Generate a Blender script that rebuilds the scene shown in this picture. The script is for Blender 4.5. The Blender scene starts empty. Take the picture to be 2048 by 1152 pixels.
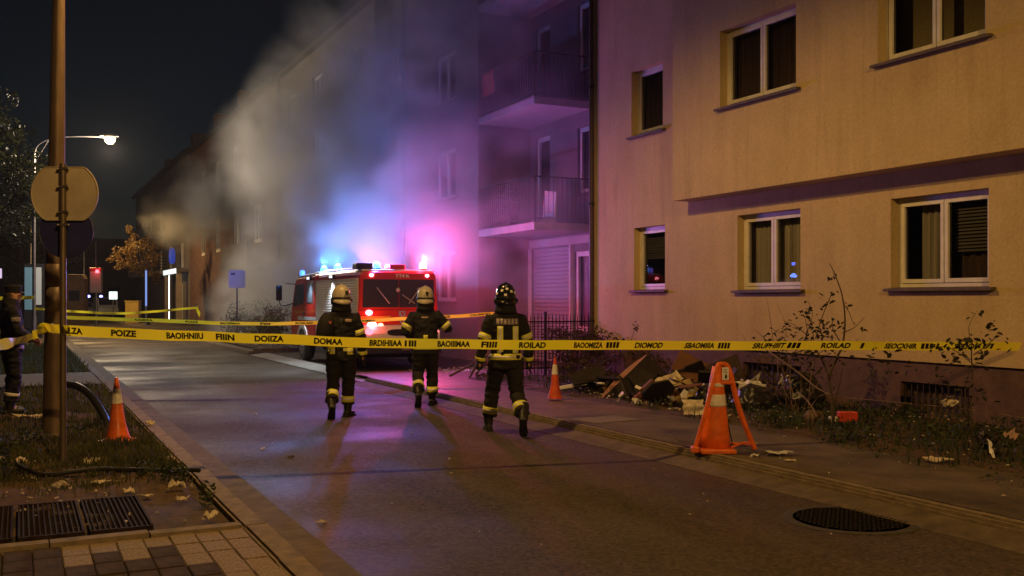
import bpy, bmesh, math, random
from mathutils import Vector, Matrix, noise
from mathutils.bvhtree import BVHTree

random.seed(11)
R = math.radians
scene = bpy.context.scene
col = scene.collection

# ------------------------------------------------------------------ camera
cam_d = bpy.data.cameras.new('camera')
cam = bpy.data.objects.new('camera', cam_d)
col.objects.link(cam)
cam.location = (0, 0, 1.65)
cam.rotation_euler = (R(90), 0, R(-26.2))
cam_d.sensor_width = 36
cam_d.lens = 36 * 2002 / 2048
cam_d.shift_y = 24 / 2048
cam_d.clip_start = 0.05
cam_d.clip_end = 2000
scene.camera = cam

# ------------------------------------------------------------------ night sky
world = bpy.data.worlds.new('World')
scene.world = world
world.use_nodes = True
wn = world.node_tree.nodes
wl = world.node_tree.links
sky = wn.new('ShaderNodeTexSky')
sky.sky_type = 'NISHITA'
sky.sun_disc = False
sky.sun_elevation = R(12)
sky.sun_rotation = R(200)
sky.air_density = 1.0
sky.dust_density = 0.3
sky.ozone_density = 3.0
bg = wn['Background']
wl.new(sky.outputs['Color'], bg.inputs['Color'])
bg.inputs['Strength'].default_value = 0.0014

moon_d = bpy.data.lights.new('moon', 'SUN')
moon_d.energy = 0.006
moon_d.angle = R(0.5)
moon_d.color = (1.0, 0.95, 0.88)
moon = bpy.data.objects.new('moon', moon_d)
moon.rotation_euler = (R(78), 0, R(-20))
col.objects.link(moon)

vs = scene.view_settings
vs.view_transform = 'Standard'
vs.look = 'None'
vs.exposure = 0.0
vs.gamma = 1.0
vs.use_curve_mapping = False
scene.cycles.use_denoising = True
scene.cycles.max_bounces = 6
scene.cycles.diffuse_bounces = 3
scene.cycles.glossy_bounces = 3
scene.cycles.transmission_bounces = 4
scene.cycles.transparent_max_bounces = 24
scene.cycles.volume_bounces = 0
scene.cycles.volume_step_rate = 1.8
scene.cycles.volume_max_steps = 256
scene.cycles.sample_clamp_indirect = 4.0
scene.cycles.caustics_reflective = False
scene.cycles.caustics_refractive = False

# ------------------------------------------------------------------ materials
MATS = {}
def mat(name, color, rough=0.7, var=0.0, vscale=6.0, bump=0.0, bscale=40.0, metal=0.0, spec=0.4, color2=None, detail=5, rvar=0.0, trans=0.0, coat=0.0, stretch=None):
    """principled surface with noise colour variation, roughness variation and fine relief"""
    if name in MATS: return MATS[name]
    m = bpy.data.materials.new(name); m.use_nodes = True
    nt = m.node_tree; n = nt.nodes; l = nt.links
    b = n['Principled BSDF']
    b.inputs['Base Color'].default_value = (*color, 1)
    b.inputs['Roughness'].default_value = rough
    b.inputs['Metallic'].default_value = metal
    b.inputs['Specular IOR Level'].default_value = spec
    b.inputs['Coat Weight'].default_value = coat
    tc = n.new('ShaderNodeTexCoord')
    src = tc.outputs['Object']
    if stretch:
        mp = n.new('ShaderNodeMapping'); mp.inputs['Scale'].default_value = stretch
        l.new(src, mp.inputs['Vector']); src = mp.outputs['Vector']
    if var > 0 or color2:
        nz = n.new('ShaderNodeTexNoise'); nz.inputs['Scale'].default_value = vscale; nz.inputs['Detail'].default_value = detail
        nz.inputs['Roughness'].default_value = 0.65
        l.new(src, nz.inputs['Vector'])
        rp = n.new('ShaderNodeMapRange'); rp.inputs[1].default_value = 0.3; rp.inputs[2].default_value = 0.7
        l.new(nz.outputs['Fac'], rp.inputs[0])
        mx = n.new('ShaderNodeMix'); mx.data_type = 'RGBA'
        c2 = color2 if color2 else tuple(min(1, c * (1 + var)) for c in color)
        c1 = color if color2 else tuple(c * (1 - var) for c in color)
        mx.inputs[6].default_value = (*c1, 1); mx.inputs[7].default_value = (*c2, 1)
        l.new(rp.outputs[0], mx.inputs[0]); l.new(mx.outputs[2], b.inputs['Base Color'])
        if rvar:
            rr = n.new('ShaderNodeMapRange'); rr.inputs[1].default_value = 0.35; rr.inputs[2].default_value = 0.65
            rr.inputs[3].default_value = max(0.05, rough - rvar); rr.inputs[4].default_value = min(1, rough + rvar)
            l.new(nz.outputs['Fac'], rr.inputs[0]); l.new(rr.outputs[0], b.inputs['Roughness'])
    if bump > 0:
        nb = n.new('ShaderNodeTexNoise'); nb.inputs['Scale'].default_value = bscale; nb.inputs['Detail'].default_value = 4
        l.new(src, nb.inputs['Vector'])
        bp = n.new('ShaderNodeBump'); bp.inputs['Strength'].default_value = bump; bp.inputs['Distance'].default_value = 0.01
        l.new(nb.outputs['Fac'], bp.inputs['Height']); l.new(bp.outputs['Normal'], b.inputs['Normal'])
    if trans > 0:
        tr = n.new('ShaderNodeBsdfTranslucent'); tr.inputs['Color'].default_value = (*color, 1)
        ms = n.new('ShaderNodeMixShader'); ms.inputs[0].default_value = trans
        l.new(b.outputs[0], ms.inputs[1]); l.new(tr.outputs[0], ms.inputs[2])
        l.new(ms.outputs[0], n['Material Output'].inputs['Surface'])
    MATS[name] = m
    return m

def glow(name, color, strength):
    if name in MATS: return MATS[name]
    m = bpy.data.materials.new(name); m.use_nodes = True
    b = m.node_tree.nodes['Principled BSDF']
    b.inputs['Base Color'].default_value = (*[min(1, c) * 0.5 for c in color], 1)
    b.inputs['Emission Color'].default_value = (*color, 1)
    b.inputs['Emission Strength'].default_value = strength
    MATS[name] = m
    return m

def glass(name, tint=(0.9, 0.95, 1.0), ior=1.5, rough=0.0):
    """thin pane: clear sheet with fresnel reflection"""
    if name in MATS: return MATS[name]
    m = bpy.data.materials.new(name); m.use_nodes = True
    nt = m.node_tree; n = nt.nodes; l = nt.links
    n.remove(n['Principled BSDF'])
    t = n.new('ShaderNodeBsdfTransparent'); t.inputs[0].default_value = (*tint, 1)
    g = n.new('ShaderNodeBsdfGlossy'); g.inputs['Roughness'].default_value = rough
    f = n.new('ShaderNodeFresnel'); f.inputs['IOR'].default_value = ior
    ms = n.new('ShaderNodeMixShader')
    l.new(f.outputs[0], ms.inputs[0]); l.new(t.outputs[0], ms.inputs[1]); l.new(g.outputs[0], ms.inputs[2])
    l.new(ms.outputs[0], n['Material Output'].inputs['Surface'])
    MATS[name] = m
    return m

def stucco(name, color, dirt, bumpy=0.55):
    """rough-cast render with faint streaks and dirty patches"""
    m = bpy.data.materials.new(name); m.use_nodes = True
    nt = m.node_tree; n = nt.nodes; l = nt.links
    b = n['Principled BSDF']; b.inputs['Roughness'].default_value = 0.92; b.inputs['Specular IOR Level'].default_value = 0.15
    tc = n.new('ShaderNodeTexCoord')
    big = n.new('ShaderNodeTexNoise'); big.inputs['Scale'].default_value = 0.9; big.inputs['Detail'].default_value = 7; big.inputs['Roughness'].default_value = 0.6
    l.new(tc.outputs['Object'], big.inputs['Vector'])
    mp = n.new('ShaderNodeMapping'); mp.inputs['Scale'].default_value = (1, 1.6, 0.5)
    l.new(tc.outputs['Object'], mp.inputs['Vector'])
    st = n.new('ShaderNodeTexNoise'); st.inputs['Scale'].default_value = 1.6; st.inputs['Detail'].default_value = 5
    l.new(mp.outputs[0], st.inputs['Vector'])
    gr = n.new('ShaderNodeTexNoise'); gr.inputs['Scale'].default_value = 26; gr.inputs['Detail'].default_value = 5; gr.inputs['Roughness'].default_value = 0.7
    l.new(tc.outputs['Object'], gr.inputs['Vector'])
    a = n.new('ShaderNodeMath'); a.operation = 'ADD'; l.new(big.outputs[0], a.inputs[0]); l.new(st.outputs[0], a.inputs[1])
    a2 = n.new('ShaderNodeMath'); a2.operation = 'MULTIPLY_ADD'; a2.inputs[1].default_value = 1.5
    l.new(gr.outputs[0], a2.inputs[0]); l.new(a.outputs[0], a2.inputs[2])
    mr = n.new('ShaderNodeMapRange'); mr.inputs[1].default_value = 1.25; mr.inputs[2].default_value = 2.25
    l.new(a2.outputs[0], mr.inputs[0])
    mx = n.new('ShaderNodeMix'); mx.data_type = 'RGBA'
    mx.inputs[6].default_value = (*dirt, 1); mx.inputs[7].default_value = (*color, 1)
    l.new(mr.outputs[0], mx.inputs[0]); l.new(mx.outputs[2], b.inputs['Base Color'])
    m2 = n.new('ShaderNodeMapping'); m2.inputs['Scale'].default_value = (1, 3.2, 0.16); l.new(tc.outputs['Object'], m2.inputs['Vector'])
    rs = n.new('ShaderNodeTexNoise'); rs.inputs['Scale'].default_value = 2.2; rs.inputs['Detail'].default_value = 8; rs.inputs['Roughness'].default_value = 0.7; l.new(m2.outputs[0], rs.inputs['Vector'])
    rr = n.new('ShaderNodeMapRange'); rr.inputs[1].default_value = 0.52; rr.inputs[2].default_value = 0.72; rr.inputs[3].default_value = 1.0; rr.inputs[4].default_value = 0.84; l.new(rs.outputs[0], rr.inputs[0])
    mm = n.new('ShaderNodeMix'); mm.data_type = 'RGBA'; mm.blend_type = 'MULTIPLY'; mm.inputs[0].default_value = 1.0; l.new(mx.outputs[2], mm.inputs[6]); l.new(rr.outputs[0], mm.inputs[7]); l.new(mm.outputs[2], b.inputs['Base Color'])
    bp = n.new('ShaderNodeBump'); bp.inputs['Strength'].default_value = bumpy; bp.inputs['Distance'].default_value = 0.012
    l.new(gr.outputs[0], bp.inputs['Height']); l.new(bp.outputs[0], b.inputs['Normal'])
    MATS[name] = m
    return m

def asphalt_mat():
    """worn street surface: coarse grain, patches, damp places that shine"""
    m = bpy.data.materials.new('asphalt'); m.use_nodes = True
    nt = m.node_tree; n = nt.nodes; l = nt.links
    b = n['Principled BSDF']
    tc = n.new('ShaderNodeTexCoord')
    g = n.new('ShaderNodeTexNoise'); g.inputs['Scale'].default_value = 90; g.inputs['Detail'].default_value = 3; g.inputs['Roughness'].default_value = 0.8
    p = n.new('ShaderNodeTexNoise'); p.inputs['Scale'].default_value = 0.55; p.inputs['Detail'].default_value = 8; p.inputs['Roughness'].default_value = 0.6
    mp = n.new('ShaderNodeMapping'); mp.inputs['Scale'].default_value = (1.6, 0.35, 1)
    l.new(tc.outputs['Object'], mp.inputs[0]); l.new(tc.outputs['Object'], g.inputs['Vector']); l.new(mp.outputs[0], p.inputs['Vector'])
    g2 = n.new('ShaderNodeTexVoronoi'); g2.inputs['Scale'].default_value = 42; l.new(tc.outputs['Object'], g2.inputs['Vector'])
    sv = n.new('ShaderNodeSeparateColor'); l.new(g2.outputs['Color'], sv.inputs[0])
    ag = n.new('ShaderNodeMath'); ag.operation = 'MULTIPLY_ADD'; ag.inputs[1].default_value = 0.55; l.new(sv.outputs[0], ag.inputs[0]); l.new(p.outputs[0], ag.inputs[2])
    a = n.new('ShaderNodeMath'); a.operation = 'MULTIPLY_ADD'; a.inputs[1].default_value = 0.5
    l.new(g.outputs[0], a.inputs[0]); l.new(ag.outputs[0], a.inputs[2])
    mr = n.new('ShaderNodeMapRange'); mr.inputs[1].default_value = 0.70; mr.inputs[2].default_value = 1.35
    l.new(a.outputs[0], mr.inputs[0])
    mx = n.new('ShaderNodeMix'); mx.data_type = 'RGBA'
    mx.inputs[6].default_value = (0.032, 0.0235, 0.017, 1); mx.inputs[7].default_value = (0.108, 0.080, 0.056, 1)
    l.new(mr.outputs[0], mx.inputs[0])
    # cracks
    vo = n.new('ShaderNodeTexVoronoi'); vo.feature = 'DISTANCE_TO_EDGE'; vo.inputs['Scale'].default_value = 0.33
    wz = n.new('ShaderNodeTexNoise'); wz.inputs['Scale'].default_value = 1.3; wz.inputs['Detail'].default_value = 6
    l.new(tc.outputs['Object'], wz.inputs['Vector'])
    wv = n.new('ShaderNodeVectorMath'); wv.operation = 'MULTIPLY_ADD'; wv.inputs[1].default_value = (1.2, 1.2, 0)
    l.new(wz.outputs['Color'], wv.inputs[0]); l.new(tc.outputs['Object'], wv.inputs[2]); l.new(wv.outputs[0], vo.inputs['Vector'])
    ck = n.new('ShaderNodeMapRange'); ck.inputs[1].default_value = 0.0; ck.inputs[2].default_value = 0.005; ck.inputs[3].default_value = 0.75; ck.inputs[4].default_value = 1.0
    l.new(vo.outputs[0], ck.inputs[0])
    mm = n.new('ShaderNodeMix'); mm.data_type = 'RGBA'; mm.blend_type = 'MULTIPLY'; mm.inputs[0].default_value = 1.0
    l.new(mx.outputs[2], mm.inputs[6]); l.new(ck.outputs[0], mm.inputs[7]); l.new(mm.outputs[2], b.inputs['Base Color'])
    wet = n.new('ShaderNodeTexNoise'); wet.inputs['Scale'].default_value = 0.42; wet.inputs['Detail'].default_value = 6
    l.new(tc.outputs['Object'], wet.inputs['Vector'])
    wr = n.new('ShaderNodeMapRange'); wr.inputs[1].default_value = 0.38; wr.inputs[2].default_value = 0.62; wr.inputs[3].default_value = 0.50; wr.inputs[4].default_value = 0.86
    l.new(wet.outputs[0], wr.inputs[0]); l.new(wr.outputs[0], b.inputs['Roughness'])
    b.inputs['Specular IOR Level'].default_value = 0.27
    bp = n.new('ShaderNodeBump'); bp.inputs['Strength'].default_value = 0.8; bp.inputs['Distance'].default_value = 0.012
    l.new(a.outputs[0], bp.inputs['Height']); l.new(bp.outputs[0], b.inputs['Normal'])
    MATS['asphalt'] = m
    return m

def brick_mat(name, c1, c2, mortar, scale=1.0, w=0.25, h=0.075, axis='YZ', rough=0.85):
    m = bpy.data.materials.new(name); m.use_nodes = True
    nt = m.node_tree; n = nt.nodes; l = nt.links
    b = n['Principled BSDF']; b.inputs['Roughness'].default_value = rough
    tc = n.new('ShaderNodeTexCoord')
    sp = n.new('ShaderNodeSeparateXYZ'); cb = n.new('ShaderNodeCombineXYZ')
    l.new(tc.outputs['Object'], sp.inputs[0])
    l.new(sp.outputs[axis[0]], cb.inputs[0]); l.new(sp.outputs[axis[1]], cb.inputs[1])
    bt = n.new('ShaderNodeTexBrick'); bt.inputs['Scale'].default_value = scale
    bt.inputs['Brick Width'].default_value = w; bt.inputs['Row Height'].default_value = h; bt.inputs['Mortar Size'].default_value = 0.008
    bt.inputs['Color1'].default_value = (*c1, 1); bt.inputs['Color2'].default_value = (*c2, 1); bt.inputs['Mortar'].default_value = (*mortar, 1)
    l.new(cb.outputs[0], bt.inputs['Vector'])
    nz = n.new('ShaderNodeTexNoise'); nz.inputs['Scale'].default_value = 3; nz.inputs['Detail'].default_value = 6
    l.new(tc.outputs['Object'], nz.inputs['Vector'])
    mr = n.new('ShaderNodeMapRange'); mr.inputs[1].default_value = 0.3; mr.inputs[2].default_value = 0.7; mr.inputs[3].default_value = 0.6; mr.inputs[4].default_value = 1.15
    l.new(nz.outputs[0], mr.inputs[0])
    mm = n.new('ShaderNodeMix'); mm.data_type = 'RGBA'; mm.blend_type = 'MULTIPLY'; mm.inputs[0].default_value = 1.0
    l.new(bt.outputs['Color'], mm.inputs[6]); l.new(mr.outputs[0], mm.inputs[7]); l.new(mm.outputs[2], b.inputs['Base Color'])
    bp = n.new('ShaderNodeBump'); bp.invert = True; bp.inputs['Strength'].default_value = 0.5; bp.inputs['Distance'].default_value = 0.01
    l.new(bt.outputs['Fac'], bp.inputs['Height']); l.new(bp.outputs[0], b.inputs['Normal'])
    MATS[name] = m
    return m

# ------------------------------------------------------------------ mesh helpers
bench = bpy.data.scenes.new('bench')                     # empty workbench for evaluating modifiers quickly
def evaluated_mesh(o):
    bench.collection.objects.link(o)
    vl = bench.view_layers[0]; vl.update()
    me = bpy.data.meshes.new_from_object(o.evaluated_get(vl.depsgraph))
    bench.collection.objects.unlink(o)
    return me
def cr(pts, k):
    """Catmull-Rom resample of a list of tuples, k steps per span"""
    out = []
    n = len(pts)
    P = [Vector(p) for p in pts]
    for i in range(n - 1):
        p0, p1, p2, p3 = P[max(0, i - 1)], P[i], P[i + 1], P[min(n - 1, i + 2)]
        for j in range(k):
            t = j / k
            out.append(0.5 * ((2 * p1) + (p2 - p0) * t + (2 * p0 - 5 * p1 + 4 * p2 - p3) * t * t + (3 * p1 - p0 - 3 * p2 + p3) * t ** 3))
    out.append(P[-1])
    return out

class MB:
    def __init__(self): self.v = []; self.f = []
    def add(self, vs, fs):
        o = len(self.v); self.v += [tuple(p) for p in vs]; self.f += [tuple(i + o for i in f) for f in fs]
        return self
    def box(self, x0, x1, y0, y1, z0, z1):
        return self.add([(x0, y0, z0), (x1, y0, z0), (x1, y1, z0), (x0, y1, z0), (x0, y0, z1), (x1, y0, z1), (x1, y1, z1), (x0, y1, z1)],
                 [(0, 3, 2, 1), (4, 5, 6, 7), (0, 1, 5, 4), (1, 2, 6, 5), (2, 3, 7, 6), (3, 0, 4, 7)])
    def obox(self, c, ax, ay, az):
        """oriented box from centre and three half-axis vectors"""
        c, ax, ay, az = Vector(c), Vector(ax), Vector(ay), Vector(az)
        vs = [c + sx * ax + sy * ay + sz * az for sz in (-1, 1) for sx, sy in ((-1, -1), (1, -1), (1, 1), (-1, 1))]
        return self.add(vs, [(0, 3, 2, 1), (4, 5, 6, 7), (0, 1, 5, 4), (1, 2, 6, 5), (2, 3, 7, 6), (3, 0, 4, 7)])
    def tube(self, pts, radii, n=10, caps=True, ref=None, squash=1.0):
        P = [Vector(p) for p in pts]
        if not isinstance(radii, (list, tuple)): radii = [radii] * len(P)
        vs = []; prev = None
        for i, p in enumerate(P):
            t = (P[min(i + 1, len(P) - 1)] - P[max(i - 1, 0)])
            t = t.normalized() if t.length > 1e-9 else Vector((0, 0, 1))
            if prev is None:
                r = Vector(ref) if ref else (Vector((1, 0, 0)) if abs(t.x) < 0.9 else Vector((0, 1, 0)))
            else: r = prev
            a = (r - t * r.dot(t)).normalized(); prev = a
            b = t.cross(a)
            rr = radii[i]
            ra, rb = (rr if isinstance(rr, (tuple, list)) else (rr, rr * squash))
            for k in range(n):
                th = 2 * math.pi * k / n
                vs.append(p + a * math.cos(th) * ra + b * math.sin(th) * rb)
        fs = []
        for i in range(len(P) - 1):
            for k in range(n):
                k2 = (k + 1) % n
                fs.append((i * n + k, i * n + k2, (i + 1) * n + k2, (i + 1) * n + k))
        if caps:
            fs.append(tuple(range(n - 1, -1, -1))); m = (len(P) - 1) * n; fs.append(tuple(m + k for k in range(n)))
        return self.add(vs, fs)
    def lathe(self, prof, n=20, c=(0, 0, 0), sx=1.0, sy=1.0):
        c = Vector(c); vs = []
        for r, z in prof:
            for k in range(n):
                th = 2 * math.pi * k / n
                vs.append(c + Vector((r * sx * math.cos(th), r * sy * math.sin(th), z)))
        fs = []
        for i in range(len(prof) - 1):
            for k in range(n):
                k2 = (k + 1) % n; fs.append((i * n + k, i * n + k2, (i + 1) * n + k2, (i + 1) * n + k))
        if prof[0][0] > 1e-6: fs.append(tuple(range(n - 1, -1, -1)))
        if prof[-1][0] > 1e-6: m = (len(prof) - 1) * n; fs.append(tuple(m + k for k in range(n)))
        return self.add(vs, fs)
    def prism(self, poly, axis, a0, a1):
        """extrude a 2D polygon (list of (u, v)) along axis 'x','y' or 'z' from a0 to a1"""
        def mk(u, v, a): return {'x': (a, u, v), 'y': (u, a, v), 'z': (u, v, a)}[axis]
        n = len(poly)
        vs = [mk(u, v, a0) for u, v in poly] + [mk(u, v, a1) for u, v in poly]
        fs = [tuple(range(n - 1, -1, -1)), tuple(range(n, 2 * n))] + [(i, (i + 1) % n, n + (i + 1) % n, n + i) for i in range(n)]
        return self.add(vs, fs)
    def grid(self, rows):
        """rows: list of lists of points"""
        m = len(rows[0]); vs = [p for r in rows for p in r]
        fs = [(i * m + j, i * m + j + 1, (i + 1) * m + j + 1, (i + 1) * m + j) for i in range(len(rows) - 1) for j in range(m - 1)]
        return self.add(vs, fs)
    def mesh(self, name):
        me = bpy.data.meshes.new(name); me.from_pydata(self.v, [], self.f); me.update()
        return me
    def build(self, name, m=None, parent=None, smooth=False, bevel=0.0, loc=None, solid=0.0, fix=True):
        me = self.mesh(name)
        if fix and len(me.polygons) < 60000:
            bm = bmesh.new(); bm.from_mesh(me)
            if bevel or smooth: bmesh.ops.remove_doubles(bm, verts=bm.verts, dist=1e-5)
            bmesh.ops.recalc_face_normals(bm, faces=bm.faces); bm.to_mesh(me); bm.free()
        if smooth: me.polygons.foreach_set('use_smooth', [True] * len(me.polygons))
        o = bpy.data.objects.new(name, me); col.objects.link(o)
        if m: me.materials.append(m)
        if parent: o.parent = parent
        if loc: o.location = loc
        if solid:
            s = o.modifiers.new('thickness', 'SOLIDIFY'); s.thickness = solid; s.offset = 0
        if bevel:
            b = o.modifiers.new('edge', 'BEVEL'); b.width = bevel; b.segments = 2; b.limit_method = 'ANGLE'; b.angle_limit = R(40)
        if smooth and not bevel:
            try: me.set_sharp_from_angle(angle=R(50))
            except Exception: pass
        return o

def tag(o, label=None, cat=None, group=None, kind=None):
    if label: o['label'] = label
    if cat: o['category'] = cat
    if group: o['group'] = group
    if kind: o['kind'] = kind
    return o

def thing(name, label, cat, loc=(0, 0, 0), rz=0.0, group=None):
    o = bpy.data.objects.new(name, None); col.objects.link(o)
    o.empty_display_size = 0.2
    o.location = loc; o.rotation_euler = (0, 0, rz)
    return tag(o, label, cat, group)

def share(name, me, parent=None, loc=(0, 0, 0), rot=(0, 0, 0), scale=None, m=None):
    o = bpy.data.objects.new(name, me); col.objects.link(o)
    o.location = loc; o.rotation_euler = rot
    if scale: o.scale = scale
    if parent: o.parent = parent
    return o

def copy_tree(o, parent=None):
    c = o.copy(); col.objects.link(c)
    if parent: c.parent = parent
    for ch in list(o.children): copy_tree(ch, c)
    return c

def lamp(name, kind, loc, energy, color, parent=None, radius=0.08, spot=None, blend=0.5, rot=None):
    d = bpy.data.lights.new(name, kind); d.energy = energy; d.color = color; d.shadow_soft_size = radius
    if spot: d.spot_size = spot; d.spot_blend = blend
    o = bpy.data.objects.new(name, d); col.objects.link(o); o.location = loc
    if rot: o.rotation_euler = rot
    if parent: o.parent = parent
    return o

def text_mesh(body, name='lettering'):
    """outline text as a mesh, normalised to start at x=0 with cap height 1"""
    cu = bpy.data.curves.new('t', 'FONT'); cu.body = body; cu.size = 1.0; cu.offset = 0.046; cu.resolution_u = 3
    o = bpy.data.objects.new('t', cu)
    me = evaluated_mesh(o)
    bpy.data.objects.remove(o); bpy.data.curves.remove(cu)
    xs = [v.co.x for v in me.vertices]; ys = [v.co.y for v in me.vertices]
    x0, x1, y0, y1 = min(xs), max(xs), min(ys), max(ys)
    V = [((v.co.x - x0) / (x1 - x0), (v.co.y - y0) / (y1 - y0)) for v in me.vertices]
    Fc = [tuple(p.vertices) for p in me.polygons]
    bpy.data.meshes.remove(me)
    return V, Fc

def text_on(body, name, m, parent, origin, ux, uy, width, height):
    """flat lettering starting at origin along ux (unit), up uy"""
    V, Fc = text_mesh(body)
    o0, ux, uy = Vector(origin), Vector(ux), Vector(uy)
    mb = MB(); mb.add([o0 + ux * a * width + uy * b * height for a, b in V], Fc)
    return mb.build(name, m, parent, fix=False)

# ------------------------------------------------------------------ palette
M_road = asphalt_mat()
M_kerb = mat('kerb concrete', (0.20, 0.155, 0.105), 0.9, 0.35, 9, 0.5, 60, detail=7)
M_gutter = mat('gutter concrete', (0.115, 0.088, 0.058), 0.88, 0.4, 5, 0.4, 70, detail=7)
M_soil = mat('soil', (0.075, 0.044, 0.020), 0.95, 0.55, 9, 1.0, 22, detail=9)
M_pave = mat('pavement asphalt', (0.10, 0.076, 0.050), 0.85, 0.62, 1.3, 0.9, 60, detail=12)
M_brickpave = brick_mat('brick paving', (0.22, 0.13, 0.10), (0.17, 0.11, 0.09), (0.08, 0.07, 0.06), 1.0, 0.22, 0.11, 'XY', 0.5)
M_stucco = stucco('yellow render', (0.64, 0.50, 0.255), (0.44, 0.335, 0.165))
M_stucco2 = stucco('grey render', (0.20, 0.170, 0.150), (0.12, 0.100, 0.088))
M_stucco3 = stucco('pale render', (0.27, 0.225, 0.195), (0.17, 0.140, 0.120))
M_recess = stucco('recess render', (0.22, 0.20, 0.19), (0.14, 0.13, 0.125))
M_plinth = mat('brown plinth paint', (0.115, 0.066, 0.042), 0.8, 0.35, 4, 0.4, 50, detail=7)
M_brick = brick_mat('dark red brick', (0.20, 0.095, 0.06), (0.15, 0.075, 0.05), (0.14, 0.12, 0.10))
M_roof = mat('dark roof', (0.04, 0.034, 0.032), 0.8, 0.3, 3, 0.3, 20)
M_frame = mat('white window frame', (0.72, 0.69, 0.62), 0.45, 0.12, 5, 0.1, 60)
M_sill = mat('brown stone sill', (0.10, 0.07, 0.055), 0.6, 0.3, 8, 0.3, 50)
M_dark = mat('dark room', (0.012, 0.011, 0.012), 0.95, 0.2, 2)
M_curtain = mat('net curtain', (0.50, 0.43, 0.36), 0.9, 0.5, 1.0, 0.0, 40, stretch=(1, 14, 0.3))
M_curtain2 = mat('brown curtain', (0.12, 0.07, 0.055), 0.9, 0.5, 1.0, 0.0, 40, stretch=(1, 14, 0.3))
M_blind = mat('slatted blind', (0.17, 0.145, 0.12), 0.8, 0.3, 1.0, 0.0, 40, stretch=(1, 0.3, 30))
M_pane = glass('window glass', (0.80, 0.84, 0.86), 1.55)
M_iron = mat('black iron', (0.018, 0.018, 0.02), 0.5, 0.3, 12, 0.2, 60, metal=0.6)
M_iron2 = mat('rusty grate iron', (0.022, 0.013, 0.008), 0.85, 0.7, 14, 0.4, 90, spec=0.15, detail=8)
M_steel = mat('galvanised steel', (0.22, 0.20, 0.185), 0.42, 0.3, 7, 0.15, 40, metal=0.75)
M_polebrown = mat('brown painted pole', (0.15, 0.105, 0.075), 0.5, 0.4, 5, 0.25, 30, metal=0.2, detail=8, stretch=(1, 1, 0.25))
M_white = mat('white paint', (0.78, 0.77, 0.74), 0.5, 0.1, 6)
M_paper = mat('scrap paper', (0.62, 0.54, 0.42), 0.85, 0.3, 9, 0.3, 30)
M_slab = mat('balcony concrete', (0.40, 0.37, 0.36), 0.8, 0.2, 3, 0.3, 40)
M_shutter = mat('grey roller shutter', (0.38, 0.36, 0.37), 0.55, 0.12, 5, 0.1, 60)
M_orange = mat('orange plastic', (0.80, 0.150, 0.018), 0.42, 0.30, 7, 0.15, 60, rvar=0.12, detail=8)
M_orange2 = mat('dirty orange plastic', (0.62, 0.085, 0.022), 0.5, 0.4, 10, 0.2, 60, detail=8)
M_sleeve = mat('white reflective sleeve', (0.75, 0.72, 0.66), 0.35, 0.25, 18, 0.1, 60, detail=8)
M_black = mat('black plastic', (0.013, 0.013, 0.014), 0.4, 0.2, 10, 0.1, 60)
M_rubber = mat('black rubber', (0.016, 0.016, 0.016), 0.65, 0.3, 20, 0.2, 80)
M_tape = mat('yellow tape', (1.0, 0.95, 0.04), 0.35, 0.04, 4, 0.15, 12, trans=0.45)
M_ink = mat('black print', (0.012, 0.010, 0.008), 0.5, 0.2, 30)
M_wood = mat('weathered wood', (0.10, 0.065, 0.04), 0.85, 0.4, 12, 0.4, 40)
M_bark = mat('bark', (0.085, 0.06, 0.042), 0.9, 0.4, 14, 0.7, 40)
M_twig = mat('dry twig', (0.20, 0.135, 0.085), 0.85, 0.35, 14, 0.3, 60)

# ------------------------------------------------------------------ ground, road, kerbs
g = MB(); g.grid([[(-400 + 400 * i, -300 + 400 * j, -0.03) for i in range(3)] for j in range(4)])
tag(g.build('ground', M_soil), kind='structure')
rd = MB()
rd.grid([[(1.5 + (6.12 - 1.5) * i / 6, y, 0.0) for i in range(7)] for y in (-20, 0, 5, 10, 15, 20, 30, 50, 80, 120, 200)])
tag(rd.build('road', M_road), kind='structure')
gt = MB(); gt.box(1.56, 1.84, -18, 120, -0.02, 0.006)
tag(gt.build('gutter', M_gutter), kind='structure')
gt = MB(); gt.prism([(5.84, -.02), (5.84, .004), (6.13, .055), (6.13, -.02)], 'y', -18, 19.0)
tag(gt.build('gutter', M_gutter), kind='structure')

def kerb_run(name, x0, x1, ystart, yend, ztop, step=1.0, rnd=.02):
    base = MB(); base.box(x0 + 0.02, x1 - 0.02, ystart, yend, -0.03, ztop - 0.02)
    k = tag(base.build(name, M_kerb), kind='structure')
    mb = MB(); mb.box(0, x1 - x0, 0.002, step - 0.002, -0.03, ztop)
    me = mb.mesh('kerb_stone'); me.materials.append(M_kerb)
    bm = bmesh.new(); bm.from_mesh(me); bmesh.ops.bevel(bm, geom=[e for e in bm.edges if abs(e.verts[0].co.z - ztop) < 1e-4 and abs(e.verts[1].co.z - ztop) < 1e-4 and abs(e.verts[0].co.y - e.verts[1].co.y) > .1], offset=rnd, segments=4, affect='EDGES'); bm.to_mesh(me); bm.free()
    me.polygons.foreach_set('use_smooth', [True] * len(me.polygons)); me.set_sharp_from_angle(angle=R(35))
    y = ystart; n = 0
    while y < min(yend, ystart + 40) - 0.01:
        share('kerb_stone', me, k, (x0 + random.uniform(-.006, .006), y, random.uniform(-.003, .002)), (0, 0, random.uniform(-.003, .003)))
        y += step; n += 1
    if y < yend:
        far = MB(); far.box(x0, x1, y, yend, -0.03, ztop); far.build('kerb_strip', M_kerb, k)
    return k
kerb_run('kerb', 1.38, 1.56, 3.0, 118.0, 0.10)
kerb_run('kerb', 6.12, 6.28, 2.0, 19.0, 0.122, 1.0, .045)
kerb_run('kerb', 6.12, 6.28, 30.2, 118.2, 0.13)
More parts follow.
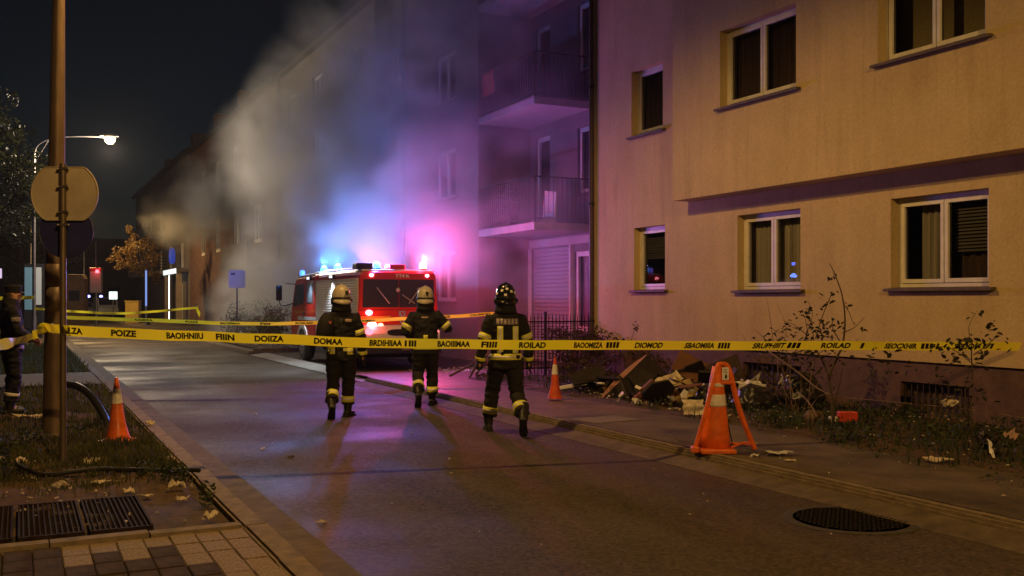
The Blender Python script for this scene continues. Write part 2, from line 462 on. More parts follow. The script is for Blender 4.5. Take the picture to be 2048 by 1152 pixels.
# dropped kerb and pale ramp at the yard entrance
rp = MB(); rp.add([(6.12, 19.0, 0.02), (6.12, 30.2, 0.02), (6.62, 30.2, 0.075), (6.62, 19.0, 0.075)], [(0, 3, 2, 1)])
tag(rp.build('ramp', mat('pale concrete ramp', (0.27, 0.26, 0.24), 0.75, 0.3, 3, 0.4, 60, detail=7)), kind='structure')
# crossing kerb of the yard and the bed beyond
k2 = MB(); k2.box(6.28, 10.6, 30.2, 30.36, -0.03, 0.2)
tag(k2.build('bed_kerb', M_kerb, bevel=0.012), kind='structure')
yd = MB(); yd.grid([[(6.6 + (12.2 - 6.6) * i / 4, y, 0.07) for i in range(5)] for y in (20.6, 23, 26, 30.2)])
tag(yd.build('yard', M_road), kind='structure')
# right-hand pavement: worn asphalt near, red brick paving by the yard
pv = MB(); pv.grid([[(6.28 + (8.2 - 6.28) * i / 4, y, 0.115) for i in range(5)] for y in (-10, 0, 5, 8, 11.6)])
tag(pv.build('pavement', M_pave), kind='structure')
pv = MB(); pv.grid([[(6.28 + (10.7 - 6.28) * i / 4, y, 0.113) for i in range(5)] for y in (11.6, 14, 17, 20.6)])
tag(pv.build('brick_pavement', M_brickpave), kind='structure')
pv = MB(); pv.grid([[(6.28 + (10.7 - 6.28) * i / 3, y, 0.11) for i in range(4)] for y in (30.36, 50, 80, 118)])
tag(pv.build('far_pavement', M_pave), kind='structure')
def bumpy(x0, x1, y0, y1, nx, ny, z, amp, f=1.5, seed=0.0):
    rows = []
    for j in range(ny + 1):
        row = []
        for i in range(nx + 1):
            x = x0 + (x1 - x0) * i / nx; y = y0 + (y1 - y0) * j / ny
            e = min(i, nx - i, 3) / 3
            row.append((x, y, z - .035 * (1 - e) + e * amp * (noise.noise(Vector((x * f, y * f, seed))) + 0.5 * noise.noise(Vector((x * f * 3, y * f * 3, seed))))))
        rows.append(row)
    m = MB(); m.grid(rows); return m
tag(bumpy(7.75, 10.75, -2, 17.9, 40, 160, 0.135, 0.05).build('garden_bed', M_soil, smooth=True), kind='structure')
tag(bumpy(6.6, 10.6, 30.36, 46, 30, 60, 0.18, 0.05).build('planting_bed', M_soil, smooth=True), kind='structure')
tag(bumpy(-9, 1.38, 7.06, 70, 90, 330, 0.075, 0.055).build('verge', M_soil, smooth=True), kind='structure')
pth = MB(); pth.grid([[(-9 + 10.35 * i / 6, y, 0.135) for i in range(7)] for y in (19.6, 21.2, 22.8)])
tag(pth.build('path', mat('path gravel', (0.17, 0.14, 0.10), 0.9, 0.3, 6, 0.5, 40)), kind='structure')

# repair patch on the pavement
rep = MB(); rep.box(-0.36, 0.36, -0.28, 0.28, 0, 0.006)
o = tag(rep.build('paving_patch', mat('patch slab', (0.17, 0.14, 0.105), 0.85, 0.3, 12, 0.5, 60), loc=(6.75, 11.0, 0.1165)), kind='structure'); o.rotation_euler = (0, 0, 0.1)
wetm = mat('damp asphalt', (0.022, 0.020, 0.018), 0.35, 0.4, 3, 0.5, 70)
# ------------------------------------------------------------------ left foreground: paved corner, edging, grate
pb = MB(); pb.box(-4, 1.38, 1.0, 6.98, -0.03, 0.062)
paving = tag(pb.build('paved_corner', mat('bedding sand', (0.09, 0.07, 0.05), 0.95, 0.3, 20, 0.4, 60)), kind='structure')
M_pvd = mat('dark paver', (0.060, 0.040, 0.026), 0.92, 0.45, 9, 0.6, 80, spec=0.15, detail=9)
M_pvl = mat('pale granite paver', (0.24, 0.175, 0.105), 0.85, 0.6, 60, 0.5, 120, detail=4)
pw, pl = 0.163, 0.275
pm = []
for m_ in (M_pvd, M_pvl):
    mb = MB(); mb.box(0.0025, pw - 0.0025, 0.0025, pl - 0.0025, 0, 0.085); me = mb.mesh('paver'); me.materials.append(m_)
    bm = bmesh.new(); bm.from_mesh(me); bmesh.ops.bevel(bm, geom=[e for e in bm.edges if abs(e.verts[0].co.z - .085) < 1e-4 and abs(e.verts[1].co.z - .085) < 1e-4], offset=0.005, segments=2, affect='EDGES'); bm.to_mesh(me); bm.free()
    pm.append(me)
nrow = 0
for i in range(11):
    for j in range(9):
        x = 1.375 - pw * (i + 1); y = 6.97 - pl * (j + 1) + (pl * 0.5 if i % 2 else 0) * 0
        light = (i <= 1) or (i == 2 and j < 3) or (i in (3, 4, 5, 6) and j == 0) or (i in (4, 6) and j == 1 and random.random() < 1) or (i == 1 and j < 4)
        if i in (4, 6) and j == 1: light = True
        if x < -0.45 - 0.02 * j: continue
        share('paver', pm[1 if light else 0], paving, (x, y, random.uniform(-.006, .003)), (random.uniform(-.01, .01), random.uniform(-.01, .01), 0))
for i in range(7):
    mb = MB(); mb.box(0.004, 0.60, 0, 0.11, -0.05, 0.10)
    if i == 0: em = mb.mesh('edging_stone'); em.materials.append(M_kerb)
    share('edging_stone', em, paving, (1.38 - 0.604 * (i + 1), 6.99 + i * 0.012, random.uniform(-.006, .006)), (0, 0, 0.02 + random.uniform(-.01, .01)))

gr = thing('drain_grate', 'rusty iron grate in two bar panels set in the soil behind the pavers', 'grate', (0.82, 7.2, 0.085))
for (a, b) in ((-0.40, 0.0), (-0.83, -0.43), (-1.26, -0.86)):
    fr = MB(); fr.box(a, b, 0, 0.025, 0, 0.03).box(a, b, 1.15, 1.175, 0, 0.03).box(a, a + 0.014, 0.025, 1.15, 0, 0.034).box(b - 0.014, b, 0.025, 1.15, 0, 0.034)
    fr.build('grate_frame', M_iron2, gr)
    n = 11
    mb = MB(); mb.box(-0.0055, 0.0055, 0.026, 1.149, 0.0, 0.028)
    if a == -0.40: barm = mb.mesh('bar'); barm.materials.append(M_iron2)
    for k in range(n):
        share('bar', barm, gr, (a + (b - a) * (k + 1) / (n + 1), 0, random.uniform(-.002, .002)))
    cm = MB()
    for k in range(22): cm.box(a + 0.014, b - 0.014, 0.05 + k * 0.05, 0.056 + k * 0.05, 0.002, 0.018)
    cm.build('cross_bars', M_iron2, gr)
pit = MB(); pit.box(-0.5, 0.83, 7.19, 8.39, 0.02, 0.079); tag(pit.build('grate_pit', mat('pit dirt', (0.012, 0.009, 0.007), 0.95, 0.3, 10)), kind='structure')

# manhole
mh = thing('manhole_cover', 'round cast iron manhole cover set in the road beside the right kerb', 'manhole', (5.60, 5.62, 0.0))
mb = MB(); mb.lathe([(0.40, 0.004), (0.455, 0.009), (0.47, 0.0095), (0.50, 0.003)], 48); mb.build('rim', mat('manhole concrete rim', (0.055, 0.048, 0.040), 0.85, 0.3, 9, 0.5, 60), mh, smooth=True)
mb = MB(); mb.lathe([(0.0, 0.006), (0.44, 0.006)], 48)
lid = mb.build('lid', mat('cast iron lid', (0.020, 0.018, 0.017), 0.45, 0.4, 20, 0.4, 60, metal=0.3), mh)
st = MB()
for i in range(-9, 10):
    for j in range(-9, 10):
        x, y = i * 0.045, j * 0.045
        if x * x + y * y < 0.40 ** 2: st.box(x - .015, x + .015, y - .006, y + .006, 0.006, 0.012) if (i + j) % 2 else st.box(x - .006, x + .006, y - .015, y + .015, 0.006, 0.012)
s = st.build('raised_tread', MATS['cast iron lid'], mh); s['kind'] = 'stuff'

# ------------------------------------------------------------------ buildings
def wall_x(x, y0, y1, z0, z1, ops, depth, back=True):
    """street-parallel wall facing -x with real openings [(ya, yb, za, zb)], reveals of given depth"""
    mb = MB()
    ys = sorted(set([y0, y1] + [v for o in ops for v in o[:2]])); zs = sorted(set([z0, z1] + [v for o in ops for v in o[2:]]))
    def hole(ya, yb, za, zb): return any(ya >= o[0] - 1e-6 and yb <= o[1] + 1e-6 and za >= o[2] - 1e-6 and zb <= o[3] + 1e-6 for o in ops)
    for a, b in zip(ys, ys[1:]):
        for c, d in zip(zs, zs[1:]):
            if not hole(a, b, c, d):
                mb.add([(x, a, c), (x, b, c), (x, b, d), (x, a, d)], [(0, 3, 2, 1)])
    for (a, b, c, d) in ops:
        X = x + depth
        mb.add([(x, a, c), (x, b, c), (x, b, d), (x, a, d), (X, a, c), (X, b, c), (X, b, d), (X, a, d)], [(0, 1, 5, 4), (1, 2, 6, 5), (2, 3, 7, 6), (3, 0, 4, 7)])
    return mb

win_cache = {}
def window(parent, x, ya, yb, za, zb, sashes=2, reveal=0.18, sill=True, curtain='net', fw=0.06, back=True):
    """framed window set back in its opening: frame with sash rails, panes, sill, curtain, dark room"""
    X = x + reveal
    f = MB()
    def ring(y0, y1, z0, z1, w, xa, xb):
        f.box(xa, xb, y0, y1, z0, z0 + w); f.box(xa, xb, y0, y1, z1 - w, z1)
        f.box(xa, xb, y0, y0 + w, z0 + w, z1 - w); f.box(xa, xb, y1 - w, y1, z0 + w, z1 - w)
    ring(ya, yb, za, zb, fw, X - 0.05, X + 0.03)
    iw = (yb - ya - 2 * fw) / sashes
    spans = []
    for i in range(sashes):
        a = ya + fw + i * iw; b = a + iw
        ring(a + 0.006, b - 0.006, za + fw + 0.004, zb - fw - 0.004, 0.052, X - 0.065, X + 0.01)
        spans.append((a + 0.055, b - 0.055))
    w = f.build('window', M_frame, parent, bevel=0.004)
    for (a, b) in spans:
        p = MB(); p.add([(X - 0.03, a - .004, za + fw + 0.05), (X - 0.03, a - .004, zb - fw - 0.05), (X - 0.03, b + .004, zb - fw - 0.05), (X - 0.03, b + .004, za + fw + 0.05)], [(0, 3, 2, 1)][::1]); p.f = [tuple(reversed(p.f[0]))]; p.build('pane', M_pane, w, fix=False)
    if sill:
        s = MB(); s.prism([(x - 0.09, za - 0.045), (X - 0.052, za - 0.03), (X - 0.052, za + 0.012), (x - 0.09, za - 0.008)], 'y', ya - 0.10, yb + 0.06); s.build('sill', M_sill, w, bevel=0.006)
    # curtain with folds
    if curtain in ('net', 'brown', 'half'):
        mt = M_curtain if curtain != 'brown' else M_curtain2
        parts = [(ya + .05, yb - .05)] if curtain != 'half' else [(ya + (yb - ya) * 0.62, ya + (yb - ya) * 0.82)]
        for (a, b) in parts:
            rows = []
            n = max(12, int((b - a) / 0.02))
            for z in (za + 0.02, zb - 0.02):
                rows.append([(X + 0.10 + 0.018 * math.sin(i * 1.25 + 2 * noise.noise(Vector((i * .13, za, ya)))), a + (b - a) * i / n, z) for i in range(n + 1)])
            c = MB(); c.grid(rows); c.build('curtain', mt, w, smooth=True)
    if curtain in ('blind', 'half'):
        a, b = (ya + .05, yb - .05) if curtain == 'blind' else (ya + 0.06, ya + (yb - ya) * 0.47)
        zb2 = zb - (zb - za) * (0.62 if curtain == 'half' else 0.5)
        c = MB(); n = 16
        for i in range(n):
            z = zb2 + (zb - 0.04 - zb2) * i / n
            c.add([(X + 0.06, a, z), (X + 0.06, b, z), (X + 0.085, b, z + 0.03), (X + 0.085, a, z + 0.03)], [(0, 1, 2, 3)])
        c.build('blind', M_blind, w)
        if curtain == 'half':
            c = MB(); rows = []
            n = 24
            for z in (za + 0.02, zb2): rows.append([(X + 0.14 + 0.02 * math.sin(i * 1.1), a + (b - a) * i / n, z) for i in range(n + 1)])
            c.grid(rows); c.build('curtain', M_curtain2, w, smooth=True)
    if back:
        d = MB(); xa, xb = X + 0.032, X + 0.75
        d.add([(xa, ya - .05, za - .05), (xa, yb + .05, za - .05), (xa, yb + .05, zb + .05), (xa, ya - .05, zb + .05),
               (xb, ya - .05, za - .05), (xb, yb + .05, za - .05), (xb, yb + .05, zb + .05), (xb, ya - .05, zb + .05)],
              [(0, 1, 5, 4), (1, 2, 6, 5), (2, 3, 7, 6), (3, 0, 4, 7), (4, 5, 6, 7)])
        d.build('room', M_dark, w)
    return w

# nearest house: yellow render, brown plinth, projecting upper bay
h1 = thing('apartment_house', 'yellow rendered apartment house with brown plinth and projecting upper bay on the right', 'house', (10.6, 8, 0))
def P(o, par):
    """keep world coordinates under a parent that was placed at its base"""
    o.matrix_parent_inverse = Matrix.Translation(-Vector(par.location)); return o
low = [(8.38, 9.91, 1.81, 3.02), (11.66, 13.14, 1.81, 3.04), (15.2, 16.23, 1.84, 3.03), (4.6, 6.2, 1.81, 3.02)]
up_s = (15.27, 16.32, 4.79, 6.05)
w = wall_x(10.6, 1, 17.85, 0.84, 14.0, low + [up_s, (15.27, 16.32, 7.75, 9.0)], 0.26)
w.add([(10.6, 17.85, -.1), (14, 17.85, -.1), (14, 17.85, 14), (10.6, 17.85, 14), (10.6, 1, 14), (14, 1, 14), (10.6, 1, -.1), (14, 1, -.1)], [(0, 1, 2, 3), (3, 2, 5, 4), (6, 4, 5, 7)])
w.add([(10.6, 1, .84), (10.6, 17.85, .84), (10.645, 17.85, .84), (10.645, 1, .84)], [(0, 1, 2, 3)])
P(w.build('wall', M_stucco, h1), h1)
bas = [(8.69, 9.78, 0.16, 0.56), (11.69, 13.05, 0.18, 0.64)]
w = wall_x(10.64, 1, 17.85, -0.1, 0.838, bas, 0.2)
P(w.build('plinth', M_plinth, h1), h1)
bay_ops = [(8.09, 9.74, 4.76, 6.02), (11.29, 13.06, 4.75, 6.0), (4.4, 6.1, 4.76, 6.02), (8.09, 9.74, 7.7, 8.95), (11.29, 13.06, 7.7, 8.95)]
w = wall_x(10.18, 1, 14.37, 3.37, 14.0, bay_ops, 0.24)
w.add([(10.18, 1, 3.37), (10.598, 1, 3.37), (10.598, 14.37, 3.37), (10.18, 14.37, 3.37), (10.598, 14.37, 14), (10.18, 14.37, 14), (10.18, 1, 14), (10.598, 1, 14)], [(0, 1, 2, 3), (3, 2, 4, 5), (0, 1, 7, 6)])
P(w.build('bay', M_stucco, h1), h1)
for i, (a, b, c, d) in enumerate(low):
    P(window(h1, 10.6, a, b, c, d, 1 if i == 2 else 2, 0.19, True, ('half', 'net', 'blind', 'net')[i]), h1)
P(window(h1, 10.6, *up_s, 1, 0.19, True, 'brown'), h1)
P(window(h1, 10.6, 15.27, 16.32, 7.75, 9.0, 1, 0.22, True, 'none'), h1)
for i, (a, b, c, d) in enumerate(bay_ops):
    P(window(h1, 10.18, a, b, c, d, 2, 0.20, True, ('none', 'brown', 'none', 'none', 'none')[i]), h1)
barm2 = MB().box(-.008, .008, -.008, .008, 0, 1).mesh('window_bar'); barm2.materials.append(mat('basement bars', (0.055, 0.04, 0.032), 0.6, 0.3, 20, metal=0.4))
for (a, b, c, d) in bas:
    f = MB(); f.box(10.70, 10.74, a, b, c, c + .035).box(10.70, 10.74, a, b, d - .035, d).box(10.70, 10.74, a, a + .035, c + .035, d - .035).box(10.70, 10.74, b - .035, b, c + .035, d - .035).box(10.80, 10.82, a - .02, b + .02, c - .02, d + .02)
    bw = P(f.build('basement_window', M_sill, h1), h1)
    n = 11
    for k in range(n):
        share('window_bar', barm2, bw, (10.685, a + (b - a) * (k + .5) / n, c), (0, 0, 0), (1, 1, d - c))
    share('window_bar', barm2, bw, (10.685, a, (c + d) / 2), (R(-90), 0, 0), (1, 1, b - a))
# drain pipe at the corner
mb = MB(); mb.tube([(10.54, 17.72, 0.1), (10.54, 17.72, 13.8)], 0.05, 10)
dp = P(mb.build('drain_pipe', mat('brown drain pipe', (0.075, 0.05, 0.04), 0.5, 0.2, 6, metal=0.3), h1, smooth=True), h1)
for z in (1.2, 3.6, 6.0, 8.4):
    mb = MB(); mb.tube([(10.54, 17.72, z), (10.54, 17.72, z + .05)], 0.06, 10); P(mb.build('pipe_clip', M_iron, h1), h1)

# set-back wing with balconies
h2 = thing('balcony_wing', 'set-back purple-lit wing with three balconies and a roller shutter below', 'building', (12.1, 20.7, 0))
ops2 = [(21.3, 23.42, 0.1, 2.97), (20.3, 21.15, 0.9, 2.82), (22.4, 23.2, 3.46, 5.86), (20.2, 21.0, 4.2, 5.8), (22.4, 23.2, 6.32, 8.7), (20.2, 21.0, 7.1, 8.76)]
w = wall_x(12.1, 17.86, 23.5, 0, 13.5, ops2, 0.18)
P(w.build('wall', M_recess, h2), h2)
lt = MB(); lt.box(12.02, 12.098, 20.2, 23.44, 3.0, 3.2); P(lt.build('shutter_box', M_slab, h2, bevel=0.01), h2)
sh = MB(); sh.box(12.02, 12.10, 23.42, 23.48, 0.1, 3.0).box(12.02, 12.10, 21.22, 21.29, 0.1, 3.0)
sho = P(sh.build('shutter_frame', M_frame, h2), h2)
slm = MB().prism([(0, 0.004), (0.018, 0.03), (0.018, 0.075), (0.0, 0.096), (0.03, 0.096), (0.03, 0.004)], 'y', 0, 2.11).mesh('slat'); slm.materials.append(M_shutter)
for k in range(29): share('slat', slm, sho, (12.14, 21.305, 0.1 + k * 0.099))
P(window(h2, 12.1, 20.3, 21.15, 0.9, 2.82, 1, 0.10, False, 'net'), h2)
for (a, b, c, d) in ops2[2:]:
    isdoor = d - c > 2
    wo = P(window(h2, 12.1, a, b, c, d, 1, 0.12, not isdoor, 'none' if isdoor else 'brown', 0.05), h2)
    if isdoor: wo.name = 'balcony_door'
balm = MB().tube([(0, 0, 0), (0, 0, 0.95)], 0.009, 6).mesh('baluster'); balm.materials.append(M_iron)
blk = mat('balcony cloth', (0.45, 0.05, 0.04), 0.9, 0.3, 6)
for bi, z in enumerate((3.27, 6.16, 9.05)):
    s = MB(); s.box(10.6, 12.098, 20.40, 23.498, z, z + 0.18)
    so = P(s.build('balcony_slab', M_slab, h2, bevel=0.012), h2)
    rl = MB(); rl.box(10.64, 10.68, 20.44, 23.48, z + 1.22, z + 1.25).box(10.64, 10.68, 20.44, 23.48, z + .26, z + .285).box(10.68, 12.09, 20.44, 20.48, z + 1.22, z + 1.25).box(10.68, 12.09, 20.44, 20.48, z + .26, z + .285).box(10.64, 10.68, 20.44, 20.48, z + .18, z + 1.22)
    ro = P(rl.build('railing', M_iron, h2), h2)
    for k in range(25): share('baluster', balm, ro, (10.66, 20.56 + k * 0.117, z + .275))
    for k in range(11): share('baluster', balm, ro, (10.78 + k * 0.12, 20.46, z + .275))
    if bi == 0:
        t = thing('balcony_table', 'pale folding table leaning on the lowest balcony', 'table', (11.5, 21.3, z + .18))
        m_ = MB(); m_.obox((0, 0, .42), (.02, 0, .0), (0, .3, 0.05), (0, -.06, .40)); m_.build('table_top', M_white, t)
        for s_ in (-.25, .25): m_ = MB(); m_.tube([(.05, s_, 0), (.06, s_, .75)], .014, 6); m_.build('leg', M_steel, t)
        t = thing('plant_trough', 'dark bushy trough behind the lowest balcony rail', 'planter', (10.85, 22.4, z + .18))
        m_ = MB(); m_.box(-.12, .12, -.5, .5, 0, .28); m_.build('trough', M_wood, t, bevel=.01)
        f_ = MB()
        for _ in range(260):
            c0 = Vector((random.gauss(0, .12), random.uniform(-.55, .55), .3 + abs(random.gauss(0.3, .22)))); a_ = random.uniform(0, 6.28); d1 = Vector((math.cos(a_), math.sin(a_), random.uniform(-.5, .5))) * .05; d2 = Vector((-math.sin(a_), math.cos(a_), random.uniform(-.6, .6))) * .03
            f_.add([c0 - d1, c0 + d2, c0 + d1, c0 - d2], [(0, 1, 2, 3)])
        f_.build('foliage', mat('dusky leaves', (0.03, 0.035, 0.022), 0.7, 0.4, 8), t, fix=False)
    if bi == 1:
        rows = [[(10.62 - 0.02 * math.sin(j * .9 + i) * (i / 6), 22.6 + j * .05, z + 1.27 - i * .1) for j in range(15)] for i in range(7)]
        m_ = MB(); m_.grid(rows); tag(m_.build('red_blanket', blk, smooth=True, solid=.01), 'red cloth hung over the middle balcony rail', 'cloth')

# smoky house with stair recess behind the fire engine
h3 = thing('smoky_house', 'grey four storey house half hidden in smoke behind the fire engine', 'house', (10.6, 34, 0))
o3 = []
for z in (1.6, 4.42, 7.1): o3 += [(25.0, 26.5, z, z + 1.4)]
o3b = []
for z in (1.6, 4.42, 7.1, 9.2):
    o3b += [(33.2, 34.6, z, z + 1.4), (38.3, 39.8, z, z + 1.4), (42.4, 43.8, z, z + 1.4)]
w = wall_x(10.6, 23.5, 29.0, 0, 13.2, o3, 0.2)
w.add([(10.6, 23.5, 0), (12.1, 23.5, 0), (12.1, 23.5, 13.5), (10.6, 23.5, 13.2)], [(0, 1, 2, 3)])
w.add([(10.6, 29.0, 0), (11.1, 29.0, 0), (11.1, 29.0, 13.2), (10.6, 29.0, 13.2)], [(0, 1, 2, 3)])
w.add([(10.6, 23.5, 13.2), (10.6, 29.0, 13.2), (14, 29.0, 13.2), (14, 23.5, 13.2)], [(0, 1, 2, 3)])
P(w.build('wall', M_stucco3, h3), h3)
w = wall_x(11.1, 29.0, 31.9, 0, 12.6, [(29.7, 31.2, 5.9, 7.4), (29.7, 31.2, 8.8, 10.2)], 0.15)
P(w.build('stair_wall', M_stucco2, h3), h3)
w = wall_x(10.6, 31.9, 45.4, 0, 11.65, o3b, 0.2)
w.add([(10.6, 31.9, 0), (11.1, 31.9, 0), (11.1, 31.9, 11.65), (10.6, 31.9, 11.65)], [(0, 1, 2, 3)])
w.add([(10.6, 31.9, 11.65), (10.6, 45.4, 11.65), (14, 45.4, 11.65), (14, 31.9, 11.65)], [(0, 1, 2, 3)])
w.add([(10.6, 45.4, 0), (14, 45.4, 0), (14, 45.4, 11.65), (10.6, 45.4, 11.65)], [(0, 1, 2, 3)])
P(w.build('long_wall', M_stucco2, h3), h3)
for (a, b, c, d) in o3 + o3b:
    P(window(h3, 10.6, a, b, c, d, 2, 0.16, True, 'none'), h3)
for (a, b, c, d) in [(29.7, 31.2, 5.9, 7.4), (29.7, 31.2, 8.8, 10.2)]: P(window(h3, 11.1, a, b, c, d, 2, 0.1, False, 'none'), h3)
mb = MB(); mb.prism([(10.35, 11.64), (10.35, 11.78), (15, 14.2), (20, 11.78), (20, 11.64)], 'y', 31.9, 45.6); P(mb.build('roof', M_roof, h3), h3)
mb = MB(); mb.tube([(10.52, 28.9, 0.1), (10.52, 28.9, 13)], 0.05, 8); P(mb.build('drain_pipe', M_iron, h3, smooth=True), h3)
mb = MB(); mb.tube([(10.52, 45.2, 0.1), (10.52, 45.2, 11.6)], 0.05, 8); P(mb.build('drain_pipe', M_iron, h3, smooth=True), h3)
mb = MB(); mb.box(9.6, 10.598, 31.98, 36.6, 4.55, 4.70).box(9.6, 9.66, 31.98, 36.6, 4.70, 5.75).box(9.66, 10.598, 31.98, 32.05, 4.70, 5.75).box(9.66, 10.598, 36.53, 36.6, 4.70, 5.75)
P(mb.build('balcony', M_slab, h3, bevel=.01), h3)

# dark brick house
h4 = thing('brick_house', 'dark red brick house with pale narrow window frames behind drifting smoke', 'house', (10.6, 58, 0))
o4 = []
for z in (4.5, 8.0):
    o4 += [(54.5, 56.3, z, z + 2.1), (60.5, 62.0, z, z + 1.9), (65.8, 67.3, z, z + 1.9), (49.2, 51.0, z, z + 1.9)]
w = wall_x(10.6, 45.9, 72, 0, 11.7, o4, 0.14)
w.add([(10.6, 45.9, 0), (14, 45.9, 0), (14, 45.9, 11.7), (10.6, 45.9, 11.7)], [(0, 1, 2, 3)])
w.add([(10.6, 72, 0), (14, 72, 0), (14, 72, 11.7), (10.6, 72, 11.7)], [(0, 1, 2, 3)])
P(w.build('wall', M_brick, h4), h4)
for (a, b, c, d) in o4: P(window(h4, 10.6, a, b, c, d, 2, 0.08, False, 'none', 0.12), h4)
mb = MB(); mb.prism([(10.3, 11.7), (10.3, 11.85), (15, 14.0), (20, 11.85), (20, 11.7)], 'y', 45.7, 72.1); ro = P(mb.build('roof', M_roof, h4), h4)
for y in (58.5, 66.5):
    mb = MB(); mb.box(11.4, 12.2, y, y + 0.9, 12.0, 13.6).box(11.35, 12.25, y - .05, y + .95, 13.6, 13.72); mb.build('chimney', M_brick, ro)
mb = MB(); mb.tube([(10.5, 54.2, 3.3), (10.5, 54.2, 11.5)], 0.06, 8); P(mb.build('drain_pipe', M_steel, h4, smooth=True), h4)
mb = MB(); mb.box(9.5, 10.598, 47.2, 53.8, 3.2, 3.36).box(9.5, 9.56, 47.2, 53.8, 3.36, 4.4).box(9.56, 10.598, 53.74, 53.8, 3.36, 4.4); P(mb.build('balcony', mat('dark balcony panel', (0.05, 0.045, 0.05), 0.7, 0.3, 5), h4), h4)

# far house with curved balconies and porch
h5 = thing('far_balcony_house', 'far pale house with stacked balconies and porch at the street bend', 'house', (10.6, 88, 0))
o5 = [(y, y + 1.5, z, z + 1.8) for y in (75, 81, 87, 94, 101) for z in (4.0, 7.2)]
w = wall_x(10.6, 72.4, 108, 0, 11.9, o5, 0.14)
w.add([(10.6, 72.4, 0), (14, 72.4, 0), (14, 72.4, 11.9), (10.6, 72.4, 11.9)], [(0, 1, 2, 3)])
P(w.build('wall', M_stucco3, h5), h5)
for (a, b, c, d) in o5: P(window(h5, 10.6, a, b, c, d, 2, 0.08, False, 'none', 0.12), h5)
mb = MB(); mb.prism([(10.2, 11.9), (10.2, 12.1), (15, 14.4), (20, 12.1), (20, 11.9)], 'y', 72.2, 108.2); ro = P(mb.build('roof', M_roof, h5), h5)
for y in (76, 91): mb = MB(); mb.box(11.4, 12.4, y, y + 1.2, 12.3, 13.9); mb.build('chimney', M_brick, ro)
for y0_, y1_ in ((97, 106), (84, 92)):
    for z in (4.0, 7.2):
        mb = MB(); n = 10
        poly = [(10.59, y0_)] + [(10.6 - 1.3 * math.sin(math.pi * k / n) ** 0.5, y0_ + (y1_ - y0_) * k / n) for k in range(1, n)] + [(10.59, y1_)]
        mb.prism(poly, 'z', z - .25, z); sl = P(mb.build('balcony', M_slab, h5), h5)
        if y0_ == 97:
            mb = MB(); mb.prism([(x + .02, y) for x, y in poly], 'z', z + .001, z + 1.0); mb.build('parapet', M_slab, sl)
        else:
            mb = MB()
            for k in range(4): mb.tube([(x + .05, y, z + .25 + .25 * k) for x, y in poly], .02, 5)
            mb.build('rail', M_iron, sl)
# porch with lit fascia
pc = MB(); pc.box(9.76, 10.598, 72.5, 79.4, 3.6, 3.8); P(pc.build('porch_roof', mat('porch slab', (0.10, 0.09, 0.085), 0.8, 0.2, 3), h5), h5)
pc = MB(); pc.box(9.70, 9.758, 72.6, 79.2, 3.5, 3.85); P(pc.build('lit_fascia', glow('lit porch sign', (0.85, 0.92, 0.9), 1.1), h5), h5)
for yy in (72.7, 78.9): pc = MB(); pc.box(9.8, 10.15, yy, yy + .35, 0.1, 3.599); P(pc.build('pillar', mat('stone pillar', (0.30, 0.23, 0.16), 0.8, 0.3, 5, 0.4, 30), h5), h5)
pc = MB(); pc.box(10.3, 10.59, 75.2, 76.2, 0.1, 2.8); P(pc.build('doorway', mat('pale doorway', (0.45, 0.46, 0.44), 0.5, 0.1, 4), h5), h5)
pc = MB(); pc.box(9.74, 9.80, 76.3, 76.42, 0.15, 3.45); P(pc.build('neon_tube', glow('neon white', (0.9, 1.0, 0.95), 2.2), h5), h5)
# dark building closing the street
h6 = thing('end_house', 'dark house closing the far end of the street', 'house', (0, 150, 0))
w = MB(); w.box(-26, 16, 150, 160, 0, 7.5); P(w.build('wall', M_brick, h6), h6)
w = MB(); w.prism([(149, 7.5), (155, 10.5), (161, 7.5)], 'x', -26.5, 16.5); P(w.build('roof', M_roof, h6), h6)
for k in range(8):
    w = MB(); w.box(-24 + k * 5, -22.4 + k * 5, 149.9, 149.99, 1.5, 3.4); P(w.build('window', M_dark if k not in (2, 5) else glow('lamp-lit far window', (1.0, 0.6, 0.25), 0.4), h6), h6)

